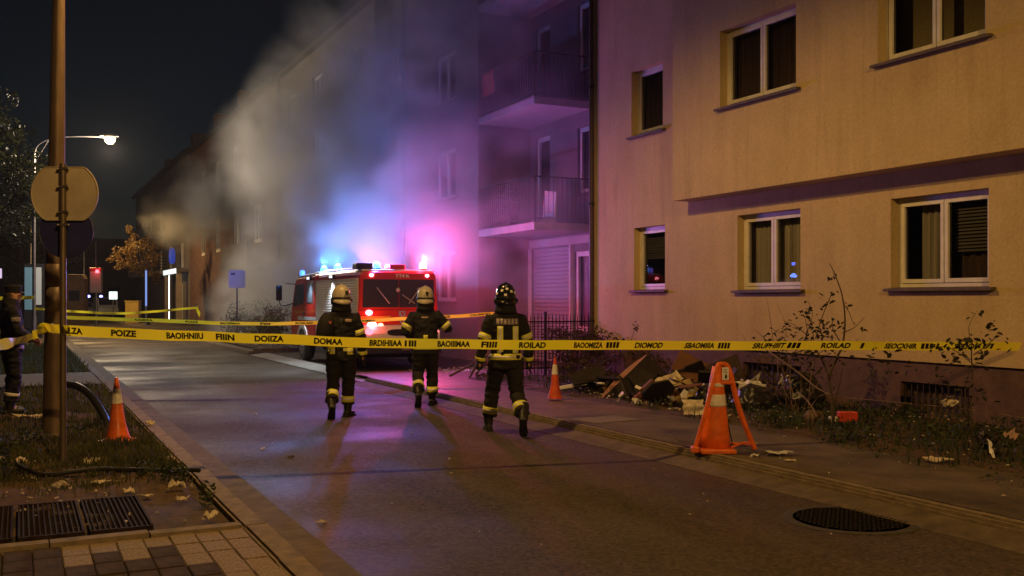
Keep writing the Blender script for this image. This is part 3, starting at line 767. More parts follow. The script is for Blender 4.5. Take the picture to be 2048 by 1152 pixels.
# ------------------------------------------------------------------ street lamps
SODIUM = (1.0, 0.55, 0.15)
WARMWHITE = (1.0, 0.80, 0.58)
def street_lamp(label, base, head, energy, tall=8.0, thick=False, group='street lamps along the left kerb', light=SODIUM, spot=178, blend=.12, soft=.14, stray=0):
    """pole, curved arm, lamp head with glowing lens and its own light"""
    bx_, by_ = base[0], base[1]
    t = thing('street_lamp', label, 'street lamp', (bx_, by_, 0.05), 0, group)
    hx, hy, hz = head[0] - bx_, head[1] - by_, tall - 0.05
    r0, r1 = (0.128, 0.05) if thick else (0.085, 0.05)
    mp = M_polebrown if thick else M_steel
    mb = MB()
    if thick:
        lean = 0.055 / 5.3
        mb.tube([(lean * z, 0, z) for z in (0, .3, .9, 2, 3.5, 5, 6.5, 7.2)], [.135, .122, .116, .105, .088, .070, .055, .05], 20)
    else:
        mb.tube([(0, 0, 0), (0, 0, 1.0), (0, 0, 1.05), (0, 0, hz - 0.75)], [r0, r0, 0.06, r1], 14)
    mb.build('pole', mp, t, smooth=True)
    top = hz - 0.75
    lx = 0.055 / 5.3 * top if thick else 0
    arm = cr([(lx, 0, top), (lx + hx * .06, hy * .06, top + .35), (hx * .25, hy * .25, top + .62), (hx * .6, hy * .6, top + .74), (hx * .97, hy * .97, top + .76)], 6)
    mb = MB(); mb.tube(arm, 0.032, 8); mb.build('arm', mp, t, smooth=True)
    mb = MB(); mb.tube([(lx, 0, top - .35), (hx * .18, hy * .18, top + .5)], 0.016, 6); mb.build('brace', mp, t)
    yaw_ = math.atan2(hy, hx)
    rot = Matrix.Rotation(yaw_, 3, 'Z')
    mb = MB(); mb.tube([rot @ Vector(q) + Vector((hx, hy, hz + .06)) for q in ((-.36, 0, 0), (-.25, 0, .01), (0, 0, .02), (.22, 0, .01), (.3, 0, 0))], [(.05, .04), (.10, .055), (.15, .065), (.12, .05), (.04, .02)], 14)
    hd = mb.build('lamp_head', M_steel, t, smooth=True)
    mb = MB(); mb.lathe([(0.0, -.27), (.10, -.25), (.18, -.17), (.21, -.07), (.20, 0.0)], 18, (hx, hy, hz + .03)); mb.build('lens', glow('sodium lens', (1.0, 0.80, 0.46), 2.2), hd, smooth=True)
    lamp('street_light', 'SPOT', (hx, hy, hz - .42), energy, light, t, soft, R(spot), blend)
    if stray: lamp('stray_light', 'POINT', (hx, hy, hz - .42), stray, light, t, soft)      # what the bowl throws sideways and up
    return t
L1 = street_lamp('thick brown lamp post at the left with yellow tape tied round it', (0.36, 12.9), (2.7, 12.1), 1270, 8.0, True, spot=164, blend=.45, soft=.035)
# inspection door and seams on the thick post
for (z0, z1) in ((1.47, 1.75), (1.76, 2.02)):
    mb = MB(); rows = []
    for z in (z0, z1): rows.append([(0.012 + 0.121 * math.cos(a), 0.121 * math.sin(a), z) for a in [R(-150 + 12 * k) for k in range(8)]])
    mb.grid(rows); mb.build('inspection_door', M_polebrown, L1, smooth=True, solid=0.006)
mb = MB(); mb.lathe([(0.20, 0.0), (0.20, 0.03), (0.14, 0.05)], 20); mb.build('base_plate', M_polebrown, L1)
street_lamp('slim lamp post with curved arm and glowing lamp beyond the sign', (0.48, 40.6), (3.05, 40.4), 700, 7.75, light=WARMWHITE, stray=2000)
street_lamp('farthest lamp post, its head hidden behind the round sign plate', (0.6, 67.0), (3.2, 67.0), 2000, 7.7, light=(1.0, .62, .25), stray=300)
street_lamp('lamp post standing outside the picture behind the photographer', (0.0, -5.0), (2.2, -4.5), 2800, 7.6)

# ------------------------------------------------------------------ traffic sign seen from behind
sg = thing('traffic_sign', 'round pale sign plate seen from behind above a dark blue disc on a steel post', 'traffic sign', (0.37, 10.37, 0.06))
mb = MB(); mb.tube([(0, 0, 0), (0, 0, 2.88)], 0.030, 14); mb.build('post', mat('worn steel post', (0.17, 0.135, 0.105), 0.5, 0.45, 6, 0.2, 40, metal=0.5, detail=8, stretch=(1, 1, .2)), sg, smooth=True)
ca, sa = math.cos(R(-24)), math.sin(R(-24))
def plate(name, cz, r, cut, off, m_, th=0.004, lab=None):
    pts = []
    n = 64
    for k in range(n):
        a = 2 * math.pi * k / n
        u, v = r * math.cos(a), r * math.sin(a)
        v = max(-cut, min(cut, v))
        pts.append((u, v))
    mb = MB()
    def W(u, v, d): return (u * ca - d * sa, u * sa + d * ca, cz + v)
    f = [W(u, v, off) for u, v in pts]; b = [W(u, v, off + th) for u, v in pts]
    mb.add(f + b, [tuple(range(n)), tuple(range(2 * n - 1, n - 1, -1))] + [(i, i + n, (i + 1) % n + n, (i + 1) % n) for i in range(n)])
    rim = [W(u * .985, v * .985, off - .008) for u, v in pts]
    o = mb.build(name, m_, sg)
    rm = MB(); rm.tube(rim + [rim[0]], 0.006, 6, caps=False); rm.build('rolled_edge', m_, o, smooth=True)
    return o
pl_ = plate('plate', 2.60, 0.315, 0.255, 0.045, mat('bare sign metal', (0.62, 0.54, 0.42), 0.55, 0.2, 3, 0.12, 25, metal=0.1, detail=8))
plate('blue_disc', 2.245, 0.255, 0.255, 0.078, mat('deep blue enamel', (0.030, 0.034, 0.16), 0.45, 0.2, 4))
for z in (2.83, 2.66, 2.42, 2.30):
    mb = MB(); mb.obox((0, -.005, z), (.055 * ca, .055 * sa, 0), (0, .038, 0), (0, 0, .012)); cl = mb.build('clamp', M_steel, sg, bevel=.004)
    for s_ in (-.05, .05): mb = MB(); mb.tube([(s_ * ca, s_ * sa - .05, z), (s_ * ca, s_ * sa + .04, z)], .007, 6); mb.build('bolt', M_steel, cl)

# small rectangular sign by the far kerb
ss = thing('small_sign', 'small white rounded sign board on a thin post in front of the smoke', 'sign', (6.55, 34.2, 0.13))
mb = MB(); mb.tube([(0, 0, 0), (0, 0, 2.45)], 0.028, 8); mb.build('post', M_steel, ss, smooth=True)
mb = MB(); mb.box(-.27, .27, -.045, -.030, 1.93, 2.52); bo = mb.build('board', mat('pale sign board', (0.70, 0.68, 0.74), 0.5, 0.08, 4), ss, bevel=.05); bo.modifiers['edge'].limit_method = 'NONE'
bo.modifiers.clear()
pts = []
for cx, cy, a0 in ((.19, .22, 0), (-.19, .22, 90), (-.19, -.22, 180), (.19, -.22, 270)):
    for k in range(6): a = R(a0 + 18 * k); pts.append((cx + .08 * math.cos(a), cy + .08 * math.sin(a)))
mb = MB(); mb.prism([(u, 2.22 + v) for u, v in pts], 'y', -.046, -.030); bo.data = mb.mesh('board'); bo.data.materials.append(MATS['pale sign board'])
mb = MB(); mb.box(-.2, -.06, -.049, -.0465, 2.36, 2.43); mb.build('mark', mat('grey print', (0.16, 0.16, 0.18), 0.6), ss)
ss.rotation_euler = (0, 0, R(-15))

# ------------------------------------------------------------------ cones
def cone(label, loc, h, r, rz, base=True, m_=None, tilt=0.0, group='orange traffic cones'):
    t = thing('traffic_cone', label, 'traffic cone', loc, rz, group)
    t.rotation_euler = (tilt, tilt * .5, rz)
    m_ = m_ or M_orange
    pr = [(r, 0.03), (r * .93, 0.05), (r * .62, h * .30), (r * .40, h * .62), (r * .22, h * .88), (r * .15, h * .97), (r * .11, h), (r * .07, h)]
    mb = MB(); mb.lathe(pr, 32); mb.build('body', m_, t, smooth=True)
    def rad(z):
        for (r0, z0), (r1, z1) in zip(pr, pr[1:]):
            if z0 <= z <= z1: return r0 + (r1 - r0) * (z - z0) / (z1 - z0)
        return r
    zz = [h * (.60 + .045 * k) for k in range(6)]
    mb = MB(); mb.lathe([(rad(z) + .004, z) for z in zz], 32)
    mb.f = [f for f in mb.f if len(f) == 4]
    mb.build('reflective_sleeve', M_sleeve, t, smooth=True)
    if base:
        n = 8
        pts = [(1.55 * r * math.cos(2 * math.pi * (k + .5) / n), 1.55 * r * math.sin(2 * math.pi * (k + .5) / n)) for k in range(n)]
        mb = MB(); mb.prism(pts, 'z', 0, 0.032); mb.build('base', m_, t, bevel=.01)
    return t
cone('orange traffic cone with white band on the grass by the lamp post', (0.97, 11.77, 0.09), 0.71, 0.135, 0.3, True, M_orange, R(-1.5))
cone('slim faded orange cone standing at the edge of the rubble heap', (7.35, 13.45, 0.115), 0.665, 0.115, 0.1, False, M_orange2)

# cone with hinged carrying frame
af = thing('frame_cone', 'bright orange A-frame barrier cone with tag on the right pavement', 'barrier cone', (6.34, 8.18, 0.117), R(-24))
hh = 0.865
# half-round cone shell with band strips, leaning to the frame apex
def shell(z, k, n=12):
    t_ = z / hh
    r_ = 0.17 * (1 - t_) + 0.045 * t_
    cx = -0.02 + 0.02 * t_
    a = math.pi + math.pi * k / n
    return (cx + r_ * math.cos(a), 0.06 * (1 - t_) + r_ * .95 * math.sin(a), z)
def strip(z0, z1, m_, name, off=0.0, par=af):
    rows = [[Vector(shell(z0 + (z1 - z0) * i / 6, k)) + Vector((0, -off, 0)) for k in range(13)] for i in range(7)]
    mb = MB(); mb.grid(rows); return mb.build(name, m_, par, smooth=True, solid=0.008)
strip(0.03, hh, M_orange, 'cone_shell')
strip(.46, .58, M_sleeve, 'reflective_band', .008)
strip(.66, .695, M_sleeve, 'reflective_band', .008)
mb = MB(); mb.box(-.20, .15, -.20, -.03, 0.0, 0.045); mb.build('foot_block', M_orange, af, bevel=.012)
mb = MB(); mb.box(-.27, -.20, -.10, 0.02, 0.0, 0.06); mb.build('foot_block', M_orange, af, bevel=.012)
def bar(pts, r, name='frame_bar', m_=M_orange, sq=1.0):
    mb = MB(); mb.tube(cr(pts, 5), r, 10, squash=sq); return mb.build(name, m_, af, smooth=True)
bar([(-.24, -.04, .02), (-.12, -.06, .45), (-.015, -.05, .84), (0.02, -.03, .885), (.06, -.03, .885)], .022)
bar([(.06, -.03, .885), (.12, -.02, .82), (.23, 0, .42), (.39, .02, 0.02)], .027)
bar([(.02, -.05, .70), (.15, -.03, .70)], .022)
bar([(.12, -.08, .05), (.28, -.02, .09), (.37, .05, .05), (.30, .25, .04), (.0, .28, .04), (-.20, .12, .03)], .012)
bar([(.10, .02, .35), (.22, .24, .04)], .006, 'wire_stay', M_iron)
mb = MB(); mb.box(.035, .105, -.062, -.05, .725, .855); tg = mb.build('tag', M_white, af, bevel=.004)
mb = MB(); mb.lathe([(0, 0), (.010, .0), (.012, .02), (.006, .04), (0, .045)], 8, (.075, -.064, .745)); mb.build('tag_print', M_ink, tg)
mb = MB(); mb.box(.05, .092, -.0635, -.0622, .80, .806).box(.05, .085, -.0635, -.0622, .815, .821).box(.055, .09, -.0635, -.0622, .83, .836); mb.build('tag_print', mat('grey print', (0.16, 0.16, 0.18), 0.6), tg)

# ------------------------------------------------------------------ barrier tapes
def tape(name, label, pts, width, words=(), k=10, wob=0.009, tilt=0.0):
    """hanging strip through 3D points (centre line); words = [(text, start, end)] in metres along it"""
    t = thing(name, label, 'barrier tape', pts[0], 0, 'yellow barrier tapes')
    P0 = Vector(pts[0])
    C = [Vector(p) - P0 for p in cr(pts, k)]
    S = [0.0]
    for a, b in zip(C, C[1:]): S.append(S[-1] + (b - a).length)
    def at(s):
        for i in range(len(S) - 1):
            if s <= S[i + 1] or i == len(S) - 2:
                f = (s - S[i]) / max(1e-9, S[i + 1] - S[i]); return C[i].lerp(C[i + 1], f), (C[i + 1] - C[i]).normalized()
    def surf(s, v, off=0.0):
        p, d = at(s)
        nrm = Vector((d.y, -d.x, 0)).normalized()
        q = p + P0
        tw = wob * 6 * noise.noise(Vector((s * 1.3, 0.3, P0.x)))
        dy = wob * noise.noise(Vector((s * 2.1, 5.3, P0.y)))
        return p + Vector((0, 0, v + dy)) + nrm * (off + tw * v / width * 2 + v * tilt)
    n = max(8, int(S[-1] / 0.12))
    mb = MB(); mb.grid([[surf(S[-1] * i / n, width * (j / 4 - .5)) for i in range(n + 1)] for j in range(5)])
    mb.build('strip', M_tape, t, smooth=True, fix=False)
    for (txt, a, b) in words:
        V, Fc = text_mesh(txt)
        mb = MB(); mb.add([surf(a + (b - a) * u, width * (-.31 + .62 * v), 0.004) for u, v in V], Fc)
        mb.build('lettering', M_ink, t, fix=False)
    return t
prof = [(0, 1.363), (.027, 1.363), (.559, 1.331), (1.289, 1.297), (2.142, 1.255), (3.129, 1.211), (4.163, 1.19), (5.244, 1.174), (6.966, 1.151), (8.819, 1.127), (10.405, 1.105)]
AB = Vector((10.15, -2.38)).normalized()
tp = [(0.40 + AB.x * s_, 10.28 + AB.y * s_, z) for s_, z in prof]
tp = [(0.27, 12.74, 1.33), (0.33, 11.5, 1.35)] + tp[:]
W_ = [('B/WILZA', 0.049, 0.313), ('POIZE', 0.568, 0.793), ('BAOIHNIIU', 1.067, 1.406), ('FIIIN', 1.523, 1.697), ('DOIIZA', 1.887, 2.166), ('DOMAA', 2.458, 2.739), ('BRDIHIIAA', 3.004, 3.332), ('1III', 3.358, 3.475), ('BAOIIIMAA', 3.692, 4.031), ('FIIII', 4.147, 4.311), ('ROILAD', 4.546, 4.833), ('BAOOMIIZA', 5.139, 5.456), ('IIII', 5.495, 5.635), ('DIOMOD', 5.816, 6.13), ('SBAOMIIIA', 6.384, 6.729), ('IIII', 6.771, 6.907), ('SRUPHIIIT', 7.181, 7.568), ('III', 7.599, 7.752), ('ROILAD', 8.011, 8.374), ('I', 8.5, 8.538), ('SEOCXHIR', 8.806, 9.219), ('III', 9.272, 9.422), ('SEDOM', 9.706, 10.053), ('I/I', 10.087, 10.222)]
off_ = 2.462
tape('barrier_tape', 'long yellow lettered tape stretched across the whole street in front', tp, 0.102, [(a, b + off_, c + off_) for a, b, c in W_], 8, .009, .62)
tape('barrier_tape', 'plain yellow tape running off to the left edge from the knot', [(0.262, 12.74, 1.33), (0.10, 10.6, 1.30), (-0.10, 8.6, 1.315), (-0.36, 6.2, 1.33)], 0.070, (), 8)
kn = MB()
kn.tube(cr([(.02, 0, .04), (-.03, -.03, .02), (-.04, -.02, -.03), (.0, -.04, -.05), (.05, -.03, -.01), (.02, -.05, .03)], 5), (.03), 8, squash=.35)
tag(kn.build('tape_knot', M_tape, smooth=True, loc=(0.245, 12.73, 1.335)), 'crumpled yellow tape knot on the thick lamp post', 'tape knot')
stk = MB().tube([(0, 0, 0), (0, 0, 1.45)], .02, 8)
for lab, xy, z0 in (('thin steel stake outside the left edge holding the plain tape', (-.37, 6.18), .1), ('thin steel stake hidden behind the thick lamp post', (0.66, 21.97), .08), ('thin dark stake at the far kerb where the upper tape is knotted', (6.03, 39.4), .05)):
    o_ = stk.build('stake', M_steel, None, True, loc=(xy[0], xy[1], z0)); tag(o_, lab, 'stake')
tape('barrier_tape', 'thinner yellow tape hung across in front of the fire engine', [(0.66, 21.95, 1.36), (0.86, 21.85, 1.30), (2.34, 21.14, 1.245), (3.95, 20.34, 1.18), (4.94, 19.86, 1.185), (6.46, 19.11, 1.25), (7.72, 18.49, 1.32), (8.55, 18.08, 1.385)], 0.07,
     [('DOIIZA', 1.6, 1.95), ('POIZE', 2.6, 2.85), ('BAOIIIMAA', 3.3, 3.7), ('FIIII', 4.1, 4.3), ('ROILAD', 4.8, 5.15), ('DOMAA', 6.1, 6.4), ('POIZE', 7.6, 7.9), ('DIOMOD', 8.3, 8.7)], 6)
tape('barrier_tape', 'far thin yellow tape sagging from the slim lamp post to a stake', [(0.50, 40.52, 1.33), (1.7, 40.35, 1.24), (3.2, 40.05, 1.15), (4.6, 39.75, 1.22), (6.03, 39.38, 1.36)], 0.085, (), 6)
tape('barrier_tape', 'short bright tape end dangling from the far stake knot', [(6.03, 39.37, 1.38), (6.07, 39.3, 1.22), (6.13, 39.2, 1.08)], 0.16, (), 4)
tape('barrier_tape', 'short yellow tape piece beside the policeman cap at the slim lamp post', [(-0.9, 41.2, 1.70), (-.2, 40.9, 1.73), (0.46, 40.5, 1.74)], 0.13, (), 4)

# ------------------------------------------------------------------ hose and hoop on the verge, cable over the road
mb = MB(); mb.tube(cr([(-.02, 10.35, .13), (0.05, 10.0, .13), (0.20, 9.70, .115), (0.40, 9.66, .13), (0.62, 9.72, .13), (0.9, 9.55, .13), (1.2, 9.32, .135), (1.37, 9.18, .15), (1.42, 9.12, .15)], 7), .021, 8)
tag(mb.build('hose', M_rubber, smooth=True), 'black rubber hose snaking over the soil to the left kerb', 'hose')
mb = MB(); mb.tube(cr([(0.40, 15.2, .05), (0.43, 15.0, .36), (0.50, 14.75, .50), (0.66, 14.4, .52), (0.80, 14.0, .44), (0.92, 13.6, .26), (1.0, 13.2, .04)], 6), .048, 10)
tag(mb.build('bicycle_hoop', M_black, smooth=True), 'black bent tube hoop in the grass behind the left cone', 'hoop')

# ------------------------------------------------------------------ fire engine
M_red = mat('fire red paint', (0.62, 0.026, 0.02), 0.28, 0.08, 3, 0.0, 40, coat=0.6)
M_carwhite = mat('white car paint', (0.75, 0.75, 0.74), 0.3, 0.05, 3, coat=0.4)
M_alu = mat('aluminium shutter', (0.74, 0.72, 0.68), 0.5, 0.1, 4)
M_dglass = mat('dark vehicle glass', (0.030, 0.026, 0.050), 0.10, 0.1, 2, spec=0.7)  # violet lift in this colour imitates a dimly lit interior
M_cabglass = mat('cab glass', (0.10, 0.13, 0.17), 0.06, 0.3, 3, spec=0.7)
M_tyre = mat('tyre rubber', (0.020, 0.020, 0.021), 0.8, 0.3, 18, 0.4, 60)
M_under = mat('dark underbody', (0.014, 0.014, 0.017), 0.7, 0.3, 8)
BLUE = (0.05, 0.16, 1.0); REDL = (1.0, 0.05, 0.07); PINK = (1.0, 0.30, 0.60)

fe = thing('fire_engine', 'red fire engine with grey shutters and flashing blue and red lights', 'fire engine', (6.68, 21.2, 0.07), R(0.5))
W0 = 1.9
sec = [(0, .55), (0, 1.4), (.05, 2.14), (.12, 2.22), (1.78, 2.22), (1.85, 2.14), (1.9, 1.4), (1.9, .55)]
mb = MB(); mb.prism(sec, 'y', 0.06, 3.45); mb.build('body', M_red, fe, bevel=.02)
mb = MB(); mb.prism([(3.452, .45), (5.80, .45), (5.93, .62), (5.95, 1.05), (5.88, 1.36), (5.52, 2.05), (5.32, 2.16), (3.452, 2.20)], 'x', 0.012, 1.888); cab = mb.build('cab', M_red, fe, bevel=.035)
def sidepoly(poly, x, th, name, m_, par=fe, bev=0.0):
    mb = MB(); mb.prism(poly, 'x', x - th, x); return mb.build(name, m_, par, bevel=bev)
for x, s_ in ((0.012, 1), (1.888 + .010, 1)):
    sidepoly([(4.60, 1.50), (5.68, 1.40), (5.40, 1.98), (4.60, 2.00)], x, .010, 'side_window', M_cabglass, cab)
    sidepoly([(3.74, 1.52), (4.30, 1.51), (4.30, 2.01), (3.74, 2.02)], x, .010, 'side_window', M_cabglass, cab)
    for yy in (4.45, 3.62): sidepoly([(yy, .62), (yy + .012, .62), (yy + .012, 2.1), (yy, 2.1)], x, .004, 'door_seam', M_under, cab)
    sidepoly([(4.52, 1.22), (4.68, 1.22), (4.68, 1.26), (4.52, 1.26)], x - .004, .02, 'door_handle', M_black, cab)
    sidepoly([(3.47, 1.06), (5.2, 1.06), (5.2, 1.15), (3.47, 1.15)], x - .0012, .004, 'white_stripe', M_carwhite, cab)
mb = MB(); mb.prism([(5.925, 1.38), (5.585, 2.03)][::-1] + [(5.60, 2.035), (5.945, 1.385)], 'x', .10, 1.80); mb.build('windscreen', M_cabglass, cab)
mb = MB(); mb.prism([(3.30, 2.225), (5.30, 2.165), (5.50, 2.09), (5.36, 2.22), (3.3, 2.285)], 'x', 0.05, 1.85); mb.build('cab_roof', M_carwhite, fe, bevel=.02)
# left side: roller shutters with slats, frames, step
slm = MB().prism([(-.014, .003), (-.004, .0), (-.004, .058), (-.014, .055), (-.018, .03)], 'y', 0, 1).mesh('slat'); slm.materials.append(M_alu)
for (a, b) in ((0.12, 1.52), (1.64, 3.30)):
    mb = MB(); mb.box(-.022, .02, a - .05, b + .05, 2.00, 2.06).box(-.022, .02, a - .05, b + .05, .46, .50).box(-.022, .02, a - .05, a, .50, 2.0).box(-.022, .02, b, b + .05, .50, 2.0)
    so = mb.build('shutter_frame', mat('pale shutter frame', (0.60, 0.58, 0.57), 0.4, 0.08, 4, metal=0.2), fe)
    for k in range(25): share('slat', slm, so, (0.0 if k < 100 else 0, a, .50 + k * .06), (0, 0, 0), (1, b - a, 1))
    mb = MB(); mb.box(-.03, -.019, a, b, 1.06, 1.15); mb.build('white_stripe', M_carwhite, so)
mb = MB(); mb.box(-.02, .12, .1, 3.4, .30, .45); mb.build('side_skirt', M_under, fe, bevel=.02)
mb = MB(); mb.tube([(-.01, 0.15, 2.20), (-.01, 3.3, 2.20)], .016, 6); mb.tube([(.14, .2, 2.30), (.14, 3.2, 2.30)], .014, 6)
for yy in (.3, 1.2, 2.1, 3.0): mb.tube([(.14, yy, 2.2), (.14, yy, 2.3)], .012, 6)
mb.build('roof_rail', mat('polished rail', (0.62, 0.6, 0.62), 0.3, 0.05, 4, metal=0.6), fe)
mb = MB(); mb.box(.10, 1.80, .10, 3.3, 2.222, 2.262); mb.build('roof_edge', M_carwhite, fe, bevel=.015)
# white wheel arches and wheels
def wheel(x, y, side):
    w_ = MB()
    w_.tube([(x, y, .39), (x + .06 * side, y, .39), (x + .20 * side, y, .39), (x + .26 * side, y, .39)], [.35, .385, .385, .35], 28)
    t_ = w_.build('wheel', M_tyre, fe, smooth=True, bevel=0)
    r_ = MB(); r_.tube([(x - .008 * side, y, .39), (x + .02 * side, y, .39)], [.22, .235], 20); ri = r_.build('rim', mat('steel rim', (0.22, 0.21, 0.21), 0.5, 0.3, 8, metal=0.4), t_, smooth=True)
    r_ = MB(); r_.tube([(x - .04 * side, y, .39), (x, y, .39)], [.06, .085], 12); r_.build('hub', M_steel, t_, smooth=True)
    for k in range(6):
        a_ = k * math.pi / 3; r_ = MB(); r_.tube([(x - .022 * side, y + .14 * math.cos(a_), .39 + .14 * math.sin(a_)), (x, y + .14 * math.cos(a_), .39 + .14 * math.sin(a_))], .016, 6); r_.build('wheel_nut', M_steel, t_)
for yy in (4.72, 1.05):
    wheel(-.01, yy, 1); wheel(1.91, yy, -1)
    for x in (-.016, 1.885):
        n = 16
        out = [(yy + .53 * math.cos(math.pi * k / n), .44 + .52 * math.sin(math.pi * k / n)) for k in range(n + 1)]
        inn = [(yy + .425 * math.cos(math.pi * k / n), .44 + .40 * math.sin(math.pi * k / n)) for k in range(n + 1)]
        mb = MB()
        for k in range(n):
            mb.add([(x, *out[k]), (x, *out[k + 1]), (x, *inn[k + 1]), (x, *inn[k]), (x + .03, *out[k]), (x + .03, *out[k + 1]), (x + .03, *inn[k + 1]), (x + .03, *inn[k])], [(0, 1, 2, 3), (4, 7, 6, 5), (0, 4, 5, 1), (3, 2, 6, 7)])
        if yy > 4: mb.build('wheel_arch', M_carwhite, fe)
        mb = MB(); mb.prism(inn, 'x', x + .008, x + .02); mb.build('arch_liner', M_under, fe)
mb = MB(); mb.box(.25, 1.65, .2, 5.6, .28, .56); mb.build('chassis', M_under, fe)
# mirror on arms at the front left
mb = MB(); mb.tube(cr([(.02, 5.62, 1.50), (-.20, 5.80, 1.42), (-.30, 5.86, 1.46), (-.32, 5.88, 1.60)], 5), .014, 6); mb.tube([(.02, 5.5, 2.0), (-.18, 5.72, 2.03)], .01, 6); mb.build('mirror_arm', M_black, cab, smooth=True)
mb = MB(); mb.box(-.41, -.25, 5.84, 5.92, 1.56, 1.98); mm_ = mb.build('mirror', M_black, cab, bevel=.03)
mb = MB(); mb.box(-.39, -.27, 5.828, 5.842, 1.60, 1.94); mb.build('mirror_glass', M_dglass, cab)
# rear face
mb = MB(); mb.prism([(.02, 1.36), (.075, 2.13), (.14, 2.19), (1.76, 2.19), (1.825, 2.13), (1.88, 1.36)], 'y', 0.03, 0.058); mb.build('rear_panel', M_red, fe, bevel=.01)
for (a, b) in ((.10, .935), (.95, 1.80)):
    mb = MB(); mb.prism([(a, 1.42), (b, 1.42), (b - (.02 if b > 1 else 0), 2.04), (a + (.02 if a < .5 else 0), 2.04)], 'y', 0.016, 0.03); mb.build('rear_window', M_dglass, fe)
M_wip = mat('bright wiper', (0.6, 0.6, 0.64), 0.3, 0.05, 4, metal=0.5)
for x0, z0, x1, z1 in ((.72, 1.50, .42, 1.86), (1.18, 1.50, 1.40, 1.80), (1.32, 1.50, 1.02, 1.70)):
    mb = MB(); mb.tube([(x0, .008, z0), (x1, .008, z1)], .011, 6); mb.build('wiper', M_wip, fe)
for x in (.92, 1.42): mb = MB(); mb.lathe([(0, -.05), (.04, -.03), (.05, .01), (.03, .05), (0, .06)], 12, (x, .012, 1.80)); mb.build('rear_mirror', M_wip, fe, smooth=True)
text_on('TT4 R', 'lettering', M_carwhite, fe, (.86, .024, 2.085), (1, 0, 0), (0, 0, 1), .34, .075)
mb = MB(); mb.box(.0, 1.9, .02, .058, 1.04, 1.36); mb.build('tail_panel', M_red, fe, bevel=.012)
mb = MB(); mb.prism([(-.10, .60), (-.12, .84), (-.06, 1.0), (.058, 1.035), (.058, .60)], 'x', .01, 1.89); bp_ = mb.build('white_bumper', M_carwhite, fe, bevel=.02)
n = 20
mb = MB(); mb.prism([(1.02 + .40 * math.copysign(abs(math.cos(6.283 * k / n)) ** .6, math.cos(6.283 * k / n)), .86 + .075 * math.copysign(abs(math.sin(6.283 * k / n)) ** .7, math.sin(6.283 * k / n))) for k in range(n)], 'y', -.135, -.10); mb.build('bumper_grille', M_under, fe, bevel=.01)
mb = MB(); mb.box(.62, 1.55, -.125, -.118, .63, .73); pt_ = mb.build('number_plate', M_white, fe, bevel=.004)
mb = MB(); mb.box(-.02, 1.92, -.13, .2, .38, .585); mb.build('lower_bumper', mat('dark blue bumper', (0.02, 0.022, 0.05), 0.5, 0.2, 6), fe, bevel=.03)
mb = MB(); mb.tube([(.95, -.16, .47), (1.15, -.16, .47)], .03, 8); mb.build('tow_hook', M_steel, fe)
n = 8
for (x, z, s_) in ((1.02, 1.26, .075), (1.02, 1.10, .06)):
    mb = MB(); mb.prism([(x - s_, z + s_), (x + s_, z + s_), (x + s_, z - .2 * s_), (x, z - 1.2 * s_), (x - s_, z - .2 * s_)], 'y', .008, .0195); mb.build('emblem', mat('pale blue emblem', (0.35, 0.42, 0.62), 0.4, 0.3, 30), fe)
    mb = MB(); mb.prism([(x - .5 * s_, z + .6 * s_), (x + .5 * s_, z + .6 * s_), (x, z - .6 * s_)], 'y', .002, .0075); mb.build('emblem_mark', M_red, fe)
for a, b in ((.05, .75), (1.2, 1.85)): mb = MB(); mb.box(a, b, .006, .0195, 1.17, 1.225); mb.build('amber_stripe', mat('amber stripe', (0.75, 0.35, 0.05), 0.4, 0.1, 4), fe)
# lit rear lamps
def lit(name, x, y, z, r, m_, energy=0, color=REDL, sy=.5, lname='signal_light'):
    mb = MB(); mb.lathe([(r * .2, -r * .5), (r, -r * .2), (r, r * .2), (r * .2, r * .5)], 14)
    mb.v = [(x + a, y + c * 1.0, z + b * .8) for a, b, c in mb.v]
    o_ = mb.build(name, m_, fe, smooth=True)
    if energy: lamp(lname, 'POINT', (x, y - .12, z), energy, color, fe, .06)
G_red = glow('lit red lens', (1.0, 0.10, 0.14), 5.0); G_redhot = glow('lit red hot lens', (1.0, 0.30, 0.38), 7.0); G_blue = glow('lit blue lens', (0.04, 0.14, 1.0), 4.0); G_cyan = glow('lit cyan lens', (0.07, 0.42, 1.0), 5.0); G_pink = glow('lit pink lens', (1.0, 0.25, 0.45), 4.0); G_warm = glow('lit amber lens', (1.0, 0.42, 0.20), 5.0)
lit('marker_lamp', .30, .012, 2.13, .05, G_redhot); lit('marker_lamp', 1.62, .012, 2.13, .045, G_redhot)
lit('tail_lamp', .24, .0, 1.30, .075, G_redhot); lit('tail_lamp', 1.66, .0, 1.30, .06, G_red)
lit('tail_lamp', .30, -.02, 1.02, .11, G_redhot, 10, REDL); lit('indicator_lamp', .50, -.02, 1.02, .06, G_warm); lit('tail_lamp', .20, -.13, .88, .085, G_red, 0)
lit('tail_lamp', 1.70, -.02, 1.02, .10, G_red, 8, REDL); lit('tail_lamp', 1.72, -.13, .88, .08, G_redhot)
